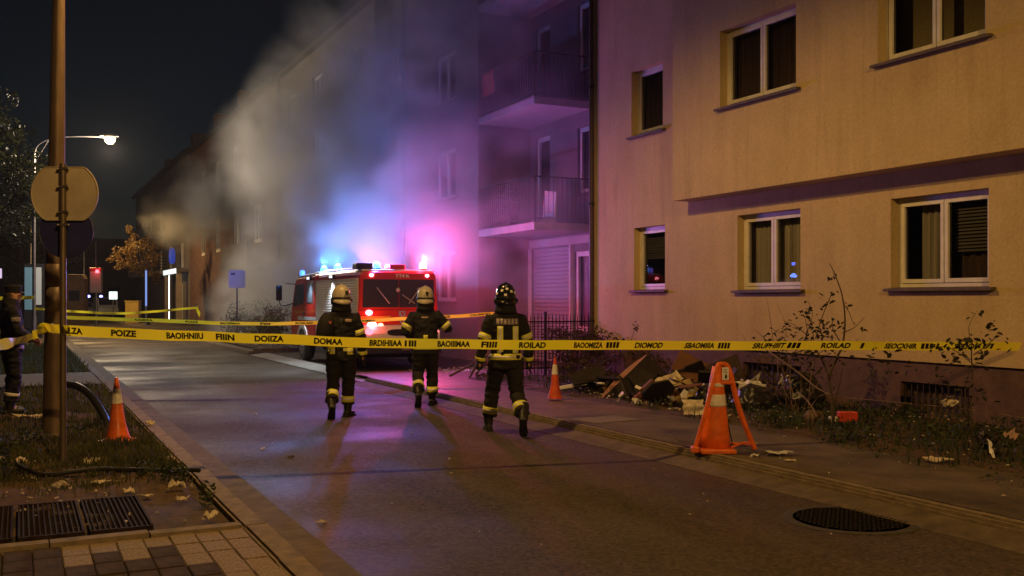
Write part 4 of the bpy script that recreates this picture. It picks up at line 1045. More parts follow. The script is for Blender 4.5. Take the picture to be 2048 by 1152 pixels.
# roof lights
mb = MB(); mb.box(-.02, .36, .10, .40, 2.262, 2.40); mb.build('light_bar', M_black, fe, bevel=.02)
mb = MB(); mb.box(.76, 1.14, .12, .36, 2.262, 2.38); mb.build('siren_box', mat('red siren box', (0.45, 0.03, 0.04), 0.4, 0.1, 5), fe, bevel=.02)
def beacon(x, y, z, r, m_, energy, color):
    mb = MB(); mb.lathe([(r * 1.15, -.03), (r * 1.15, 0.0)], 14, (x, y, z)); b_ = mb.build('beacon', M_black, fe)
    mb = MB(); mb.lathe([(r, 0.0), (r, r * .9), (r * .8, r * 1.4), (r * .35, r * 1.7), (0.0, r * 1.75)], 14, (x, y, z)); mb.build('lens', m_, b_, smooth=True)
    if energy: lamp('beacon_light', 'POINT', (x, y - .02, z + r * 2.2), energy, color, fe, .05)
beacon(.50, .22, 2.292, .08, G_cyan, 560, (0.22, 0.19, 1.0))
beacon(.72, .20, 2.292, .045, G_pink, 0, PINK)
beacon(1.60, .22, 2.292, .085, G_warm, 480, (1.0, 0.08, 0.26))
beacon(.45, 3.05, 2.315, .09, G_cyan, 460, (0.08, 0.32, 1.0))
beacon(.42, 4.15, 2.30, .09, G_cyan, 460, (0.06, 0.34, 1.0))
beacon(.12, 5.15, 2.255, .07, G_blue, 0, BLUE)
mb = MB(); mb.box(.02, .22, 5.05, 5.25, 2.22, 2.255); mb.build('beacon_base', M_black, fe)
beacon(1.5, 4.3, 2.30, .07, G_pink, 130, (1.0, 0.12, 0.55))

# side scene light under the roof rail, lighting the ground beside the engine
for yy in (1.9, 3.9):
    mb = MB(); mb.box(-.07, .0, yy - .16, yy + .16, 2.08, 2.18); sl_ = mb.build('scene_light', M_black, fe, bevel=.012)
    mb = MB(); mb.add([(-.072, yy - .13, 2.10), (-.072, yy + .13, 2.10), (-.072, yy + .13, 2.16), (-.072, yy - .13, 2.16)], [(0, 1, 2, 3)]); mb.build('lens', glow('scene light lens', (0.85, 0.92, 1.0), 1.2), sl_)
    lamp('scene_beam', 'SPOT', (-.11, yy, 2.10), 130, (0.80, 0.90, 1.0), fe, .06, R(120), .7, (0, R(24), 0))

# ------------------------------------------------------------------ cars
def car(label, loc, rz, paint, lights=True, bar_=False, group='cars far down the street'):
    t = thing('car', label, 'car', loc, rz, group)
    body = [(-2.1, .35), (-2.15, .75), (-1.95, .92), (-1.3, 1.0), (-.75, 1.42), (.65, 1.45), (1.45, 1.02), (2.0, .88), (2.15, .7), (2.12, .35)]
    mb = MB(); mb.prism(body, 'x', -.86, .86); bo_ = mb.build('body', paint, t, bevel=.09)
    for x in (-.862, .862): mb = MB(); mb.prism([(-1.12, 1.03), (-.70, 1.36), (.58, 1.38), (1.25, 1.03)], 'x', x - .006, x + .006); mb.build('side_window', M_dglass, t)
    mb = MB(); mb.prism([(-1.26, 1.03), (-.80, 1.40), (-.84, 1.42), (-1.30, 1.05)], 'x', -.68, .68); mb.build('windscreen', M_dglass, t)
    for yy in (-1.32, 1.32):
        for x in (-.80, .80):
            mb = MB(); mb.tube([(x - .1, yy, .32), (x + .1, yy, .32)], .32, 16); w_ = mb.build('wheel', M_tyre, t, smooth=True)
            mb = MB(); mb.tube([(x - .11, yy, .32), (x + .11, yy, .32)], .19, 12); mb.build('rim', M_steel, w_)
    for x in (-.62, .62):
        mb = MB(); mb.lathe([(.03, -.05), (.15, -.02), (.15, .02), (.03, .05)], 12); mb.v = [(x + a, -2.12 + c, .68 + b * .7) for a, b, c in mb.v]
        mb.build('headlight', glow('headlight', (1.0, 0.93, 0.80), 14.0) if lights else M_steel, t, smooth=True)
    if lights: lamp('headlight_beam', 'SPOT', (0, -2.35, .7), 260, (1.0, .93, .8), t, .1, R(70), .6, (R(82), 0, 0))
    mb = MB(); mb.box(-.55, .55, -2.165, -2.13, .42, .56); mb.build('grille', M_under, t)
    if bar_:
        for x, m_ in ((-.45, G_blue), (.45, G_blue)):
            mb = MB(); mb.lathe([(.10, 0), (.12, .03), (.08, .07), (0, .09)], 12, (x, 0, 1.46)); mb.build('beacon', glow('patrol blue lens', (0.10, 0.22, 1.0), 30.0), t, smooth=True)
            lamp('beacon_light', 'POINT', (x, 0, 1.75), 3, (0.08, 0.16, 1.0), t, .06)
    return t
c1 = car('dark car with bright headlights coming up the far street', (2.9, 86, 0), R(3), mat('dark car paint', (0.02, 0.02, 0.024), 0.3, 0.1, 4, coat=.5))
for pts in ([(-.75, -.6, 1.50), (-.75, .5, 1.50)], [(.75, -.6, 1.50), (.75, .5, 1.50)]):
    mb = MB(); mb.tube(pts, .05, 8); mb.build('roof_rack', M_white, c1)
mb = MB(); mb.tube(cr([(-.85, -.2, 1.85), (-.80, -.2, 1.62), (-.6, -.2, 1.56), (0, -.2, 1.56), (.6, -.2, 1.56), (.80, -.2, 1.62), (.85, -.2, 1.85)], 3), .07, 8); mb.tube([(0, -.2, 1.56), (0, -.2, 1.85), (.2, -.2, 1.88)], .06, 8); mb.build('roof_rack', glow('lit roof bar', (0.9, 0.95, 1.0), 1.6), c1)
car('parked car behind the dark car at the far end', (5.2, 100, 0), R(2), mat('silver car paint', (0.3, 0.3, 0.32), 0.3, 0.1, 4, coat=.5), False)
pc_ = car('tall patrol van with blue roof beacons parked just outside the left edge', (-1.75, 25.4, 0.13), R(4), mat('patrol car paint', (0.5, 0.5, 0.52), 0.3, 0.1, 4, coat=.5), False, True, 'patrol vans')
pc_.scale = (1, 1, 1.55)

# ------------------------------------------------------------------ people
M_turnout = mat('black turnout cloth', (0.011, 0.0105, 0.011), 0.8, 0.4, 14, 0.35, 180, detail=6)
M_turnout2 = mat('dark navy cloth', (0.009, 0.010, 0.016), 0.8, 0.4, 14, 0.35, 180, detail=6)
M_trouser = mat('charcoal trouser cloth', (0.016, 0.0135, 0.012), 0.85, 0.4, 12, 0.35, 180, detail=6)
M_lime = mat('lime reflective trim', (0.95, 0.95, 0.10), 0.4, 0.28, 25, 0.1, 120)
M_silver = mat('silver reflective trim', (0.85, 0.83, 0.80), 0.35, 0.15, 25, 0.1, 120)
M_cream = mat('cream helmet shell', (0.46, 0.42, 0.34), 0.35, 0.22, 7, 0.05, 30, detail=7)
M_bhelm = mat('black helmet shell', (0.012, 0.012, 0.013), 0.18, 0.1, 7)
M_boot = mat('black boot leather', (0.015, 0.013, 0.012), 0.45, 0.3, 14, 0.3, 60)
M_skin = mat('skin', (0.50, 0.30, 0.22), 0.55, 0.1, 9)
M_label = mat('faded name patch', (0.40, 0.30, 0.26), 0.7, 0.5, 60)

def soften(tubes, voxel, name, m_, parent, smooth_it=3, fold=0.0, ffreq=9.0, seed=0.0, up=(1, 1, 1)):
    """merge overlapping closed tubes into one continuous skin, relax it and press folds into it"""
    mb = MB()
    for (pts, rad, n_) in tubes: mb.tube(pts, rad, n_)
    me0 = mb.mesh('tmp')
    bm = bmesh.new(); bm.from_mesh(me0); bmesh.ops.recalc_face_normals(bm, faces=bm.faces); bm.to_mesh(me0); bm.free()
    o = bpy.data.objects.new('tmp', me0)
    r = o.modifiers.new('r', 'REMESH'); r.mode = 'VOXEL'; r.voxel_size = voxel
    s = o.modifiers.new('s', 'SMOOTH'); s.factor = 0.5; s.iterations = smooth_it
    me = evaluated_mesh(o)
    bpy.data.objects.remove(o); bpy.data.meshes.remove(me0)
    if fold:
        N_ = [v.normal.copy() for v in me.vertices]; flat = []
        for v, nv in zip(me.vertices, N_):
            c = v.co
            q = Vector((c.x * ffreq * up[0], c.y * ffreq * up[1], c.z * ffreq * up[2] + seed))
            d = noise.noise(q) + 0.5 * noise.noise(q * 2.3)
            flat.extend(c + nv * (fold * d))
        me.vertices.foreach_set('co', flat)
        me.update()
    me.name = name
    me.materials.append(m_)
    me.polygons.foreach_set('use_smooth', [True] * len(me.polygons))
    ob = bpy.data.objects.new(name, me); col.objects.link(ob); ob.parent = parent
    bv = BVHTree.FromPolygons([v.co.copy() for v in me.vertices], [tuple(p.vertices) for p in me.polygons])
    return ob, bv

def wrap(bv, centre0, centre1, name, m_, parent, off=0.006, n=28, rows=4, maxd=0.35, ref=(1, 0, 0), arc=(0, 360)):
    """band that hugs a garment between two axis points"""
    c0, c1 = Vector(centre0), Vector(centre1)
    ax = (c1 - c0).normalized(); a = (Vector(ref) - ax * Vector(ref).dot(ax)).normalized(); b = ax.cross(a)
    full = arc[1] - arc[0] >= 360
    cols = n if not full else n
    R_ = []
    for i in range(rows):
        c = c0.lerp(c1, i / (rows - 1)); row = []
        for k in range(cols + 1):
            th = R(arc[0] + (arc[1] - arc[0]) * k / cols); d = a * math.cos(th) + b * math.sin(th)
            hit = bv.ray_cast(c, d, maxd)
            row.append((hit[0] + d * off) if hit[0] is not None else c + d * maxd * .5)
        R_.append(row)
    mb = MB(); mb.grid(R_)
    return mb.build(name, m_, parent, smooth=True, solid=0.004)

def patch_on(bv, y_side, x0, x1, z0, z1, name, m_, parent, off=0.006, nx=5, nz=8, cy=0.0):
    """flat patch sewn on the back (y_side=-1) of the jacket"""
    rows = []
    for i in range(nz + 1):
        row = []
        for k in range(nx + 1):
            x = x0 + (x1 - x0) * k / nx; z = z0 + (z1 - z0) * i / nz
            h = bv.ray_cast(Vector((x, y_side * 0.6, z)), Vector((0, -y_side, 0)), 1.0)
            y = h[0].y if h[0] is not None else y_side * .15
            row.append((x, y + y_side * off, z))
        rows.append(row)
    mb = MB(); mb.grid(rows); return mb.build(name, m_, parent, smooth=True, solid=0.003)

def glove(parent, wrist, direction, side, curl=0.5, m_=None, name='glove'):
    """gloved hand: palm, four unequal bent fingers and a thumb leaving the side of the palm"""
    w = Vector(wrist); d = Vector(direction).normalized()
    fw = Vector((0, 1, 0)); fw = (fw - d * fw.dot(d)).normalized()      # knuckles point forward when relaxed
    sd = d.cross(fw) * side                                             # towards the body
    tubes = [([w - d * .05, w, w + d * .05, w + d * .095], [(.034, .034), (.036, .028), (.045, .024), (.042, .020)], 12)]
    # palm wide axis along fw
    lens = (.070, .082, .076, .060)
    for i, L in enumerate(lens):
        o = w + d * .085 + fw * (.033 - .022 * i)
        b = sd
        p1 = o + d * L * .45 + b * L * .12 * curl
        p2 = o + d * L * .75 + b * L * .42 * curl
        p3 = o + d * L * .92 + b * L * .75 * curl
        tubes.append(([o - d * .02, o, p1, p2, p3], [.0115, .0115, .011, .0105, .009], 8))
    o = w + d * .02 + fw * .035
    tubes.append(([o - fw * .015, o + fw * .018 + d * .02, o + fw * .028 + d * .05 + sd * .012, o + fw * .025 + d * .078 + sd * .022], [.014, .0135, .0125, .010], 8))
    ob, _ = soften(tubes, 0.0055, name, m_ or M_boot, parent, 1)
    return ob

def boot(parent, ankle, toe_dir, lift=0.0):
    """rubber-soled boot: shaft and foot in one mesh; toe_dir points along the sole"""
    a = Vector(ankle); t = Vector(toe_dir).normalized()
    up = Vector((0, 0, 1)); up = (up - t * up.dot(t)).normalized() if abs(t.z) < .98 else Vector((0, -1, 0))
    h = a - up * .055
    tubes = [([a + up * .22, a + up * .12, a, a - up * .04], [.074, .070, .060, .055], 14),
             ([h - t * .085, h - t * .04, h + t * .06, h + t * .13, h + t * .19], [(.042, .042), (.050, .050), (.050, .046), (.054, .038), (.040, .028)], 14)]
    ob, bv = soften(tubes, 0.012, 'boot', M_boot, parent, 3)
    mb = MB(); s = t.cross(up)
    pts = [(-.115, .030), (-.10, .044), (0.0, .046), (.12, .056), (.19, .048), (.235, .02)]
    pl = [(u, v) for u, v in pts] + [(u, -v) for u, v in pts[::-1]]
    lo = [a - up * .098 + t * u + s * v for u, v in pl]; hi = [a - up * .074 + t * u + s * v for u, v in pl]
    n = len(pl)
    mb.add(lo + hi, [tuple(range(n)), tuple(range(2 * n - 1, n - 1, -1))] + [(i, i + n, (i + 1) % n + n, (i + 1) % n) for i in range(n)])
    mb.build('sole', M_rubber, ob)
    return ob

def helmet(parent, c, kind, yawh=0.0, tilt=0.0):
    """fire helmet: shell with ridge, brim, neck curtain, goggle strap, side fittings"""
    e = bpy.data.objects.new('helmet', None)
    mt = M_cream if kind == 'cream' else M_bhelm
    c = Vector(c)
    sc_ = 1.04
    prof = [(1.0, -.02), (1.0, .02), (.965, .07), (.86, .12), (.66, .158), (.38, .182), (0.0, .19)]
    mb = MB(); mb.lathe([(r * 1.0, z) for r, z in prof], 28, (0, 0, 0), .128, .158)
    # brim drooping at the back
    n = 28; rows = [[], []]
    for k in range(n + 1):
        th = 2 * math.pi * k / n; bx_, by_ = math.cos(th), math.sin(th)
        back = max(0, -by_)
        rows[0].append((.127 * bx_, .157 * by_, -.012)); rows[1].append((bx_ * (.142 + .004 * back), by_ * (.172 + .02 * back) - .0, -.028 - .045 * back))
    mb.grid(rows)
    rot = Matrix.Rotation(yawh, 3, 'Z') @ Matrix.Rotation(tilt, 3, 'X') @ Matrix.Scale(sc_, 3)
    mb.v = [tuple(rot @ Vector(v) + c) for v in mb.v]
    sh = mb.build('helmet', mt, parent, smooth=True, solid=0.006)
    rd = MB(); rd.tube([rot @ Vector((0, .16 * math.cos(a), .02 + .176 * math.sin(a))) + c for a in [R(8 + 164 * k / 14) for k in range(15)]], [(.016, .010)] * 15, 8); rd.build('ridge', mt, sh, smooth=True)
    st = MB(); st.tube([rot @ Vector((.133 * math.cos(a), .163 * math.sin(a), .012)) + c for a in [2 * math.pi * k / 28 for k in range(29)]], [(.012, .004)] * 29, 6, ref=(0, 0, 1)); st.build('strap', M_black, sh, smooth=True)
    for s_ in (-1, 1):
        q = MB(); q.tube([rot @ Vector((s_ * .122, -.02, -.025)) + c, rot @ Vector((s_ * .150, -.02, -.03)) + c], [.04, .028], 12); q.build('side_fitting', M_black, sh, smooth=True)
    vs_ = MB(); rr = []
    for z, f in ((.02, 1.06), (-.02, 1.13), (-.07, 1.12)): rr.append([rot @ Vector((.128 * f * math.cos(R(25 + 130 * k / 12)), .158 * f * math.sin(R(25 + 130 * k / 12)), z)) + c for k in range(13)])
    vs_.grid(rr); vs_.build('visor', M_dglass, sh, smooth=True, solid=.003)
    cu = MB(); rr = []
    for z, f in ((-.015, .93), (-.07, .96), (-.13, 1.02), (-.17, 1.10)): rr.append([rot @ Vector((.128 * f * math.cos(R(165 + 210 * k / 16)), .158 * f * math.sin(R(165 + 210 * k / 16)), z)) + c for k in range(17)])
    cu.grid(rr); cu.build('neck_curtain', M_turnout, sh, smooth=True, solid=.008)
    bpy.data.objects.remove(e)
    if kind == 'cream':
        q = MB(); q.tube([rot @ Vector((.03, -.150, .05)) + c, rot @ Vector((.035, -.140, .105)) + c], [.020, .026], 10); q.build('vent', M_black, sh, smooth=True)
    else:
        for (ang, z) in ((-118, .095), (-88, .115), (-62, .085), (-97, .045), (-150, .06), (-35, .07)):
            f = 1.0 - max(0, (z - .04)) * 2.2
            p = Vector((.134 * f * math.cos(R(ang)), .164 * f * math.sin(R(ang)), z)); nn = Vector((p.x / .018, p.y / .027, p.z / .03)).normalized()
            u = nn.cross(Vector((0, 0, 1))).normalized(); v = u.cross(nn)
            q = MB(); q.obox(rot @ (p + nn * .004) + c, rot @ (u * .017), rot @ (v * .015), rot @ (nn * .004)); q.build('reflector', mat('white reflector', (0.85, 0.85, 0.82), 0.25, 0.05, 9), sh, bevel=.003)
    return sh

def person(label, loc, rz, legs, arms, kind, head_yaw=0.0, group=None, police=False, scale=1.0, seed=0.0):
    """figure facing +Y. legs[i]=(knee, ankle, toe_dir), arms[i]=(elbow, wrist) for left(-x), right(+x)"""
    t = thing('person', label, 'person', loc, rz, group)
    t.scale = (scale * .95, scale * .95, scale)
    hipx, shx = .095, .195
    cloth = M_turnout2 if (police or kind == 'navy') else M_turnout
    # continuous body under the clothes
    hd = Vector((0, .035, 1.655))
    tubes = [([(0, 0, .86), (0, 0, .98), (0, .0, 1.12), (0, .005, 1.30), (0, 0, 1.42), (0, 0, 1.49)], [(.155, .11), (.15, .11), (.14, .10), (.165, .115), (.16, .10), (.07, .065)], 16),
             ([(0, -.005, 1.45), (0, .01, 1.56)], [.055, .055], 12),
             ([hd + Vector(q) for q in ((0, .0, -.125), (0, .02, -.10), (0, .0, -.03), (0, -.01, .05), (0, -.01, .10), (0, 0, .12))], [(.03, .04), (.055, .072), (.072, .092), (.076, .098), (.055, .07), (.02, .03)], 16)]
    rotH = Matrix.Rotation(head_yaw, 3, 'Z')
    for q0, q1, r_ in (((0, .085, .005), (0, .112, -.03), .014), ((0, .075, .03), (0, .095, -.02), .012), ((-.03, .085, .03), (.03, .085, .03), .012), ((-.022, .085, -.062), (.022, .085, -.062), .010), ((0, .07, -.10), (0, .082, -.10), .02), ((-.078, -.01, -.01), (-.082, -.015, .03), .016), ((.078, -.01, -.01), (.082, -.015, .03), .016)):
        tubes.append(([hd + rotH @ Vector(q0), hd + rotH @ Vector(q1)], [r_, r_ * .8], 8))
    for s_, (kn_, an_, td) in zip((-1, 1), legs):
        tubes.append(([(s_ * hipx, 0, .90), Vector((s_ * hipx, 0, .90)).lerp(Vector(kn_), .5), kn_, Vector(kn_).lerp(Vector(an_), .4), an_, Vector(an_) + Vector(td).normalized() * .10 - Vector((0, 0, .05))], [.09, .085, .058, .058, .04, .035], 12))
    for s_, (el_, wr_) in zip((-1, 1), arms):
        tubes.append(([(s_ * .10, 0, 1.41), (s_ * .17, 0, 1.41), Vector((s_ * .19, 0, 1.40)).lerp(Vector(el_), .5), el_, Vector(el_).lerp(Vector(wr_), .5), wr_, Vector(wr_) + (Vector(wr_) - Vector(el_)).normalized() * .06], [.06, .058, .05, .043, .042, .03, .03], 12))
    soften(tubes, 0.013, 'body', M_skin, t, 3)
    # jacket
    zb = .80 if not police else .86
    tz = [(zb, .212, .160), (zb + .06, .212, .162), (1.0, .200, .152), (1.12, .196, .146), (1.26, .218, .152), (1.37, .225, .145), (1.45, .195, .125), (1.51, .125, .105), (1.555, .105, .10)]
    jt = [([(0, 0, z) for z, _, _ in tz], [(a, b) for _, a, b in tz], 24)]
    for s_, (el_, wr_) in zip((-1, 1), arms):
        sh_ = Vector((s_ * shx, -.005, 1.405)); el, wr = Vector(el_), Vector(wr_)
        jt.append(([(s_ * .12, -.005, 1.40), sh_, sh_.lerp(el, .4), sh_.lerp(el, .8), el, el.lerp(wr, .3), el.lerp(wr, .7), wr], [.082, .092, .084, .077, .074, .071, .065, .060], 14))
    jk, jb = soften(jt, 0.014, 'jacket', cloth, t, 3, 0.017, 8.0, seed, (1, 1, 1.9))
    # collar
    ct = [([(0, -.012, 1.49), (0, -.016, 1.55), (0, -.01, 1.60)], [(.12, .115), (.118, .115), (.108, .108)], 18)]
    soften(ct, 0.012, 'collar', cloth, t, 2, 0.008, 14, seed + 3)
    # trousers
    lt_ = [([(0, 0, .84), (0, 0, .95), (0, 0, 1.06)], [(.19, .14), (.20, .145), (.19, .14)], 20)]
    for s_, (kn_, an_, td) in zip((-1, 1), legs):
        kn, an = Vector(kn_), Vector(an_); hp = Vector((s_ * (hipx + .005), 0, .90)); hem = kn.lerp(an, .80)
        lt_.append(([hp + Vector((0, 0, .06)), hp, hp.lerp(kn, .35), hp.lerp(kn, .75), kn, kn.lerp(an, .3), kn.lerp(an, .6), hem], [.115, .122, .116, .102, .097, .094, .092, .097], 16))
    tr, tb = soften(lt_, 0.014, 'trousers', M_trouser if not police else M_turnout2, t, 3, 0.018, 7.0, seed + 9, (1, 1, 2.4))
    trim = M_lime if not police else M_silver
    for s_, (kn_, an_, td) in zip((-1, 1), legs):
        kn, an = Vector(kn_), Vector(an_); L = (an - kn).length
        f0 = .50
        q0 = kn.lerp(an, f0); q1 = kn.lerp(an, f0 + .085 / L)
        if police: q1 = kn.lerp(an, f0 + .045 / L)
        b_ = wrap(tb, q0, q1, 'leg_band', trim, tr, maxd=.2)
        if not police: wrap(tb, q0.lerp(q1, .36), q0.lerp(q1, .64), 'silver_stripe', M_silver, tr, .0095, maxd=.2, rows=3)
        boot(t, an_, td)
    if not police:
        for s_, (el_, wr_) in zip((-1, 1), arms):
            sh_ = Vector((s_ * shx, -.005, 1.405)); el, wr = Vector(el_), Vector(wr_); L = (el - sh_).length
            q0 = sh_.lerp(el, .62); q1 = sh_.lerp(el, .62 + .075 / L)
            wrap(jb, q0, q1, 'sleeve_band', M_lime, jk, .006, maxd=.16, ref=(0, 1, 0))
            wrap(jb, q0.lerp(q1, .38), q0.lerp(q1, .62), 'silver_stripe', M_silver, jk, .0095, maxd=.16, rows=3, ref=(0, 1, 0))
            q0 = el.lerp(wr, .72); q1 = el.lerp(wr, .90)
            wrap(jb, q0, q1, 'cuff_band', M_lime, jk, .006, maxd=.14, ref=(0, 1, 0))
            glove(t, wr, (wr - el), s_, .6)
        helmet(t, (0, .02, 1.665), kind if kind != 'navy' else 'cream', head_yaw)
    return t, jk, jb, tr, tb

FG = 'firefighters in turnout gear'
# nearest firefighter, black helmet, mid stride
t, jk, jb, tr, tb = person('firefighter in black helmet with reflectors striding, nearest the pavement', (5.40, 11.15, 0.0), R(-20),
    [((-.15, .26, .52), (-.20, .30, .10), (-.1, 1, -.02)), ((.14, -.04, .50), (.18, -.42, .22), (.12, .72, -.70))],
    [((-.305, -.02, 1.13), (-.335, .03, .88)), ((.295, .02, 1.13), (.315, .10, .88))], 'black', 0.0, FG, seed=1.0)
wrap(jb, (0, 0, .915), (0, 0, .99), 'hem_band', M_lime, jk, .006, 44, 4, .3)
wrap(jb, (0, 0, .94), (0, 0, .965), 'silver_stripe', M_silver, jk, .010, 44, 3, .3)
for x in (-.085, .115):
    patch_on(jb, -1, x - .038, x + .038, .995, 1.33, 'shoulder_strap', M_lime, jk)
    patch_on(jb, -1, x - .016, x + .016, .995, 1.325, 'silver_stripe', M_silver, jk, .0095)
patch_on(jb, -1, -.135, .155, 1.345, 1.425, 'back_panel', mat('mauve back panel', (0.17, 0.11, 0.13), 0.6, 0.4, 40), jk, .007)
for k in range(6): patch_on(jb, -1, -.130 + .048 * k, -.130 + .048 * k + .030, 1.352, 1.418, 'back_letter', mat('worn grey letters', (0.45, 0.42, 0.45), 0.5, 0.5, 50), jk, .011, 2, 4)
# left firefighter with pack on the shoulder
t, jk, jb, tr, tb = person('firefighter in cream helmet with black pouch on the left shoulder, left of the three', (4.05, 13.65, 0.0), R(-14),
    [((-.12, .08, .51), (-.15, -.26, .19), (-.05, .75, -.65)), ((.11, .10, .50), (.10, .12, .10), (.55, 1, -.02))],
    [((-.30, -.06, 1.16), (-.25, .18, 1.04)), ((.29, .0, 1.13), (.315, .06, .86))], 'cream', 0.25, FG, seed=4.0)
pk = MB(); pk.tube(cr([(-.26, -.18, 1.02), (-.26, -.22, 1.15), (-.23, -.22, 1.32), (-.20, -.16, 1.44)], 4), [.04, .07, .09, .105, .115, .12, .122, .122, .118, .11, .10, .085, .05], 14); po = pk.build('air_pouch', M_turnout, t, smooth=True)
pk = MB(); pk.box(-.20, -.155, -.325, -.315, 1.32, 1.36); pk.build('pouch_badge', mat('small red badge', (0.45, 0.10, 0.08), 0.6, 0.4, 40), po)
patch_on(jb, -1, .05, .15, 1.345, 1.385, 'name_patch', M_label, jk)
for (a, b, z0, z1) in ((-.20, -.10, .90, 1.0), (.02, .08, .94, .98), (.08, .17, .89, .985)):
    patch_on(jb, -1, a, b, z0, z1, 'hem_patch', M_lime, jk, .008)
    patch_on(jb, -1, a, b, z0 + (z1 - z0) * .42, z0 + (z1 - z0) * .58, 'silver_stripe', M_silver, jk, .0115, 3, 2)
patch_on(jb, -1, -.02, .0, 1.05, 1.40, 'pack_strap', M_black, jk, .008)
# middle firefighter
t, jk, jb, tr, tb = person('firefighter in cream helmet with both elbows bent outwards, middle of the three', (5.66, 14.55, 0.0), R(-18),
    [((-.11, .10, .51), (-.13, -.28, .20), (-.05, .72, -.68)), ((.12, .12, .50), (.12, .14, .10), (.35, 1, -.02))],
    [((-.34, -.04, 1.17), (-.20, .20, 1.06)), ((.385, -.02, 1.20), (.24, .20, 1.24))], 'cream', -0.1, FG, seed=8.0)
wrap(jb, (0, 0, .885), (0, 0, .97), 'hem_band', M_lime, jk, .006, 44, 4, .3)
wrap(jb, (0, 0, .92), (0, 0, .937), 'dark_stripe', M_black, jk, .010, 44, 3, .3)
patch_on(jb, -1, -.04, .03, .975, 1.11, 'back_strap', M_lime, jk)
patch_on(jb, -1, -.075, .04, 1.37, 1.395, 'name_patch', M_label, jk)
# policeman at the left edge
t, jk, jb, tr, tb = person('policeman in dark uniform and cap, cut by the left picture edge', (-.10, 15.35, 0.09), R(-84),
    [((-.10, .03, .49), (-.11, .0, .10), (-.1, 1, 0)), ((.10, .03, .49), (.11, -.03, .10), (.1, 1, 0))],
    [((-.28, .05, 1.14), (-.16, .24, 1.06)), ((.28, .05, 1.14), (.14, .25, 1.04))], 'police', -0.2, 'policemen', True, 0.99, 14.0)
wrap(jb, (0, 0, .90), (0, 0, .95), 'waist_band', M_silver, jk, .006, 44, 4, .3)
cp = MB(); cp.lathe([(.088, -.03), (.098, .02), (.108, .055), (.085, .08), (0, .088)], 22, (0, .025, 1.705), 1, 1.14)
cpo = cp.build('cap', M_turnout2, t, smooth=True)
cp = MB(); rows = []
for r_ in (.095, .15): rows.append([(r_ * math.sin(R(-55 + 11 * k)) * .95 + .02, .03 + r_ * 1.12 * math.cos(R(-55 + 11 * k)), 1.69 - (r_ - .095) * .35) for k in range(11)])
cp.grid(rows); cp.build('cap_peak', M_black, cpo, smooth=True, solid=.005)
hs = MB(); hs.tube([(0, -.045, 1.58), (0, -.055, 1.66)], [(.072, .05), (.082, .06)], 14); hs.build('hair', mat('dark hair', (0.02, 0.015, 0.012), 0.6, 0.3, 40), t, smooth=True)
patch_on(jb, -1, -.10, .06, 1.33, 1.36, 'back_patch', mat('grey patch', (0.16, 0.16, 0.17), 0.6, 0.5, 60), jk)
wrap(jb, (.235, .015, 1.33), (.245, .02, 1.26), 'arm_badge', mat('arm badge', (0.22, 0.20, 0.24), 0.6, 0.6, 60), jk, .006, 10, 4, .15, (1, 0, 0), (-70, 40))
for s_, wr, el in ((-1, Vector((-.16, .24, 1.06)), Vector((-.28, .05, 1.14))), (1, Vector((.14, .25, 1.04)), Vector((.28, .05, 1.14)))): glove(t, wr, wr - el, s_, .9, M_skin, 'hand')

# ------------------------------------------------------------------ fence by the set-back wing
fn = thing('iron_fence', 'low black picket fence with wire mesh in front of the shutter', 'fence', (8.6, 18.05, 0.11))
fa, fb = Vector((0, 0, 0)), Vector((1.93, -.28, 0)); fl = (fb - fa).length; fd = (fb - fa).normalized()
pk = MB().tube([(0, 0, 0.03), (0, 0, 1.18), (0, 0, 1.27)], [.010, .010, .001], 6).mesh('picket'); pk.materials.append(M_iron)
for k in range(25): p_ = fa + fd * (fl * (k + .5) / 25); share('picket', pk, fn, p_)
for s_ in (0.0, .5, 1.0): p_ = fa.lerp(fb, s_); mb = MB(); mb.box(p_.x - .025, p_.x + .025, p_.y - .025, p_.y + .025, 0, 1.3); mb.build('post', M_iron, fn, bevel=.006)
for z in (.16, 1.10): mb = MB(); mb.tube([fa + Vector((0, 0, z)), fb + Vector((0, 0, z))], .016, 6); mb.build('rail', M_iron, fn)
mb = MB()
for k in range(17): mb.tube([fa + Vector((0, .012, .18 + .055 * k)), fb + Vector((0, .012, .18 + .055 * k))], .004, 4)
mb.build('wire_mesh', M_iron, fn)['kind'] = 'stuff'

# ------------------------------------------------------------------ grass, weeds, litter (uncountable)
M_grass = mat('grass', (0.075, 0.082, 0.020), 0.7, 0.6, 2.5, detail=6, trans=0.25)
M_weed = mat('weed leaves', (0.040, 0.055, 0.020), 0.65, 0.55, 3.0, detail=6, trans=0.2)
def blades(name, n, fx, size=(.06, .14), m_=M_grass, wide=.006):
    mb = MB()
    for _ in range(n):
        q = fx()
        if q is None: continue
        x, y, z, k = q
        a = random.uniform(0, 6.283); h = random.uniform(*size) * k; ln = random.uniform(.1, .7) * h; b = random.uniform(0, 6.283)
        dx, dy = math.cos(a) * wide, math.sin(a) * wide; lx, ly = math.cos(b) * ln, math.sin(b) * ln
        mb.v += [(x - dx, y - dy, z - .01), (x + dx, y + dy, z - .01), (x + dx * .7 + lx * .4, y + dy * .7 + ly * .4, z + h * .6), (x - dx * .7 + lx * .4, y - dy * .7 + ly * .4, z + h * .6), (x + lx, y + ly, z + h)]
        i = len(mb.v) - 5; mb.f += [(i, i + 1, i + 2, i + 3), (i + 3, i + 2, i + 4)]
    return mb.build(name, m_, fix=False)
def vz(x, y, z=.075, amp=.055, f=1.5): return z + amp * (noise.noise(Vector((x * f, y * f, 0))) + .5 * noise.noise(Vector((x * f * 3, y * f * 3, 0))))
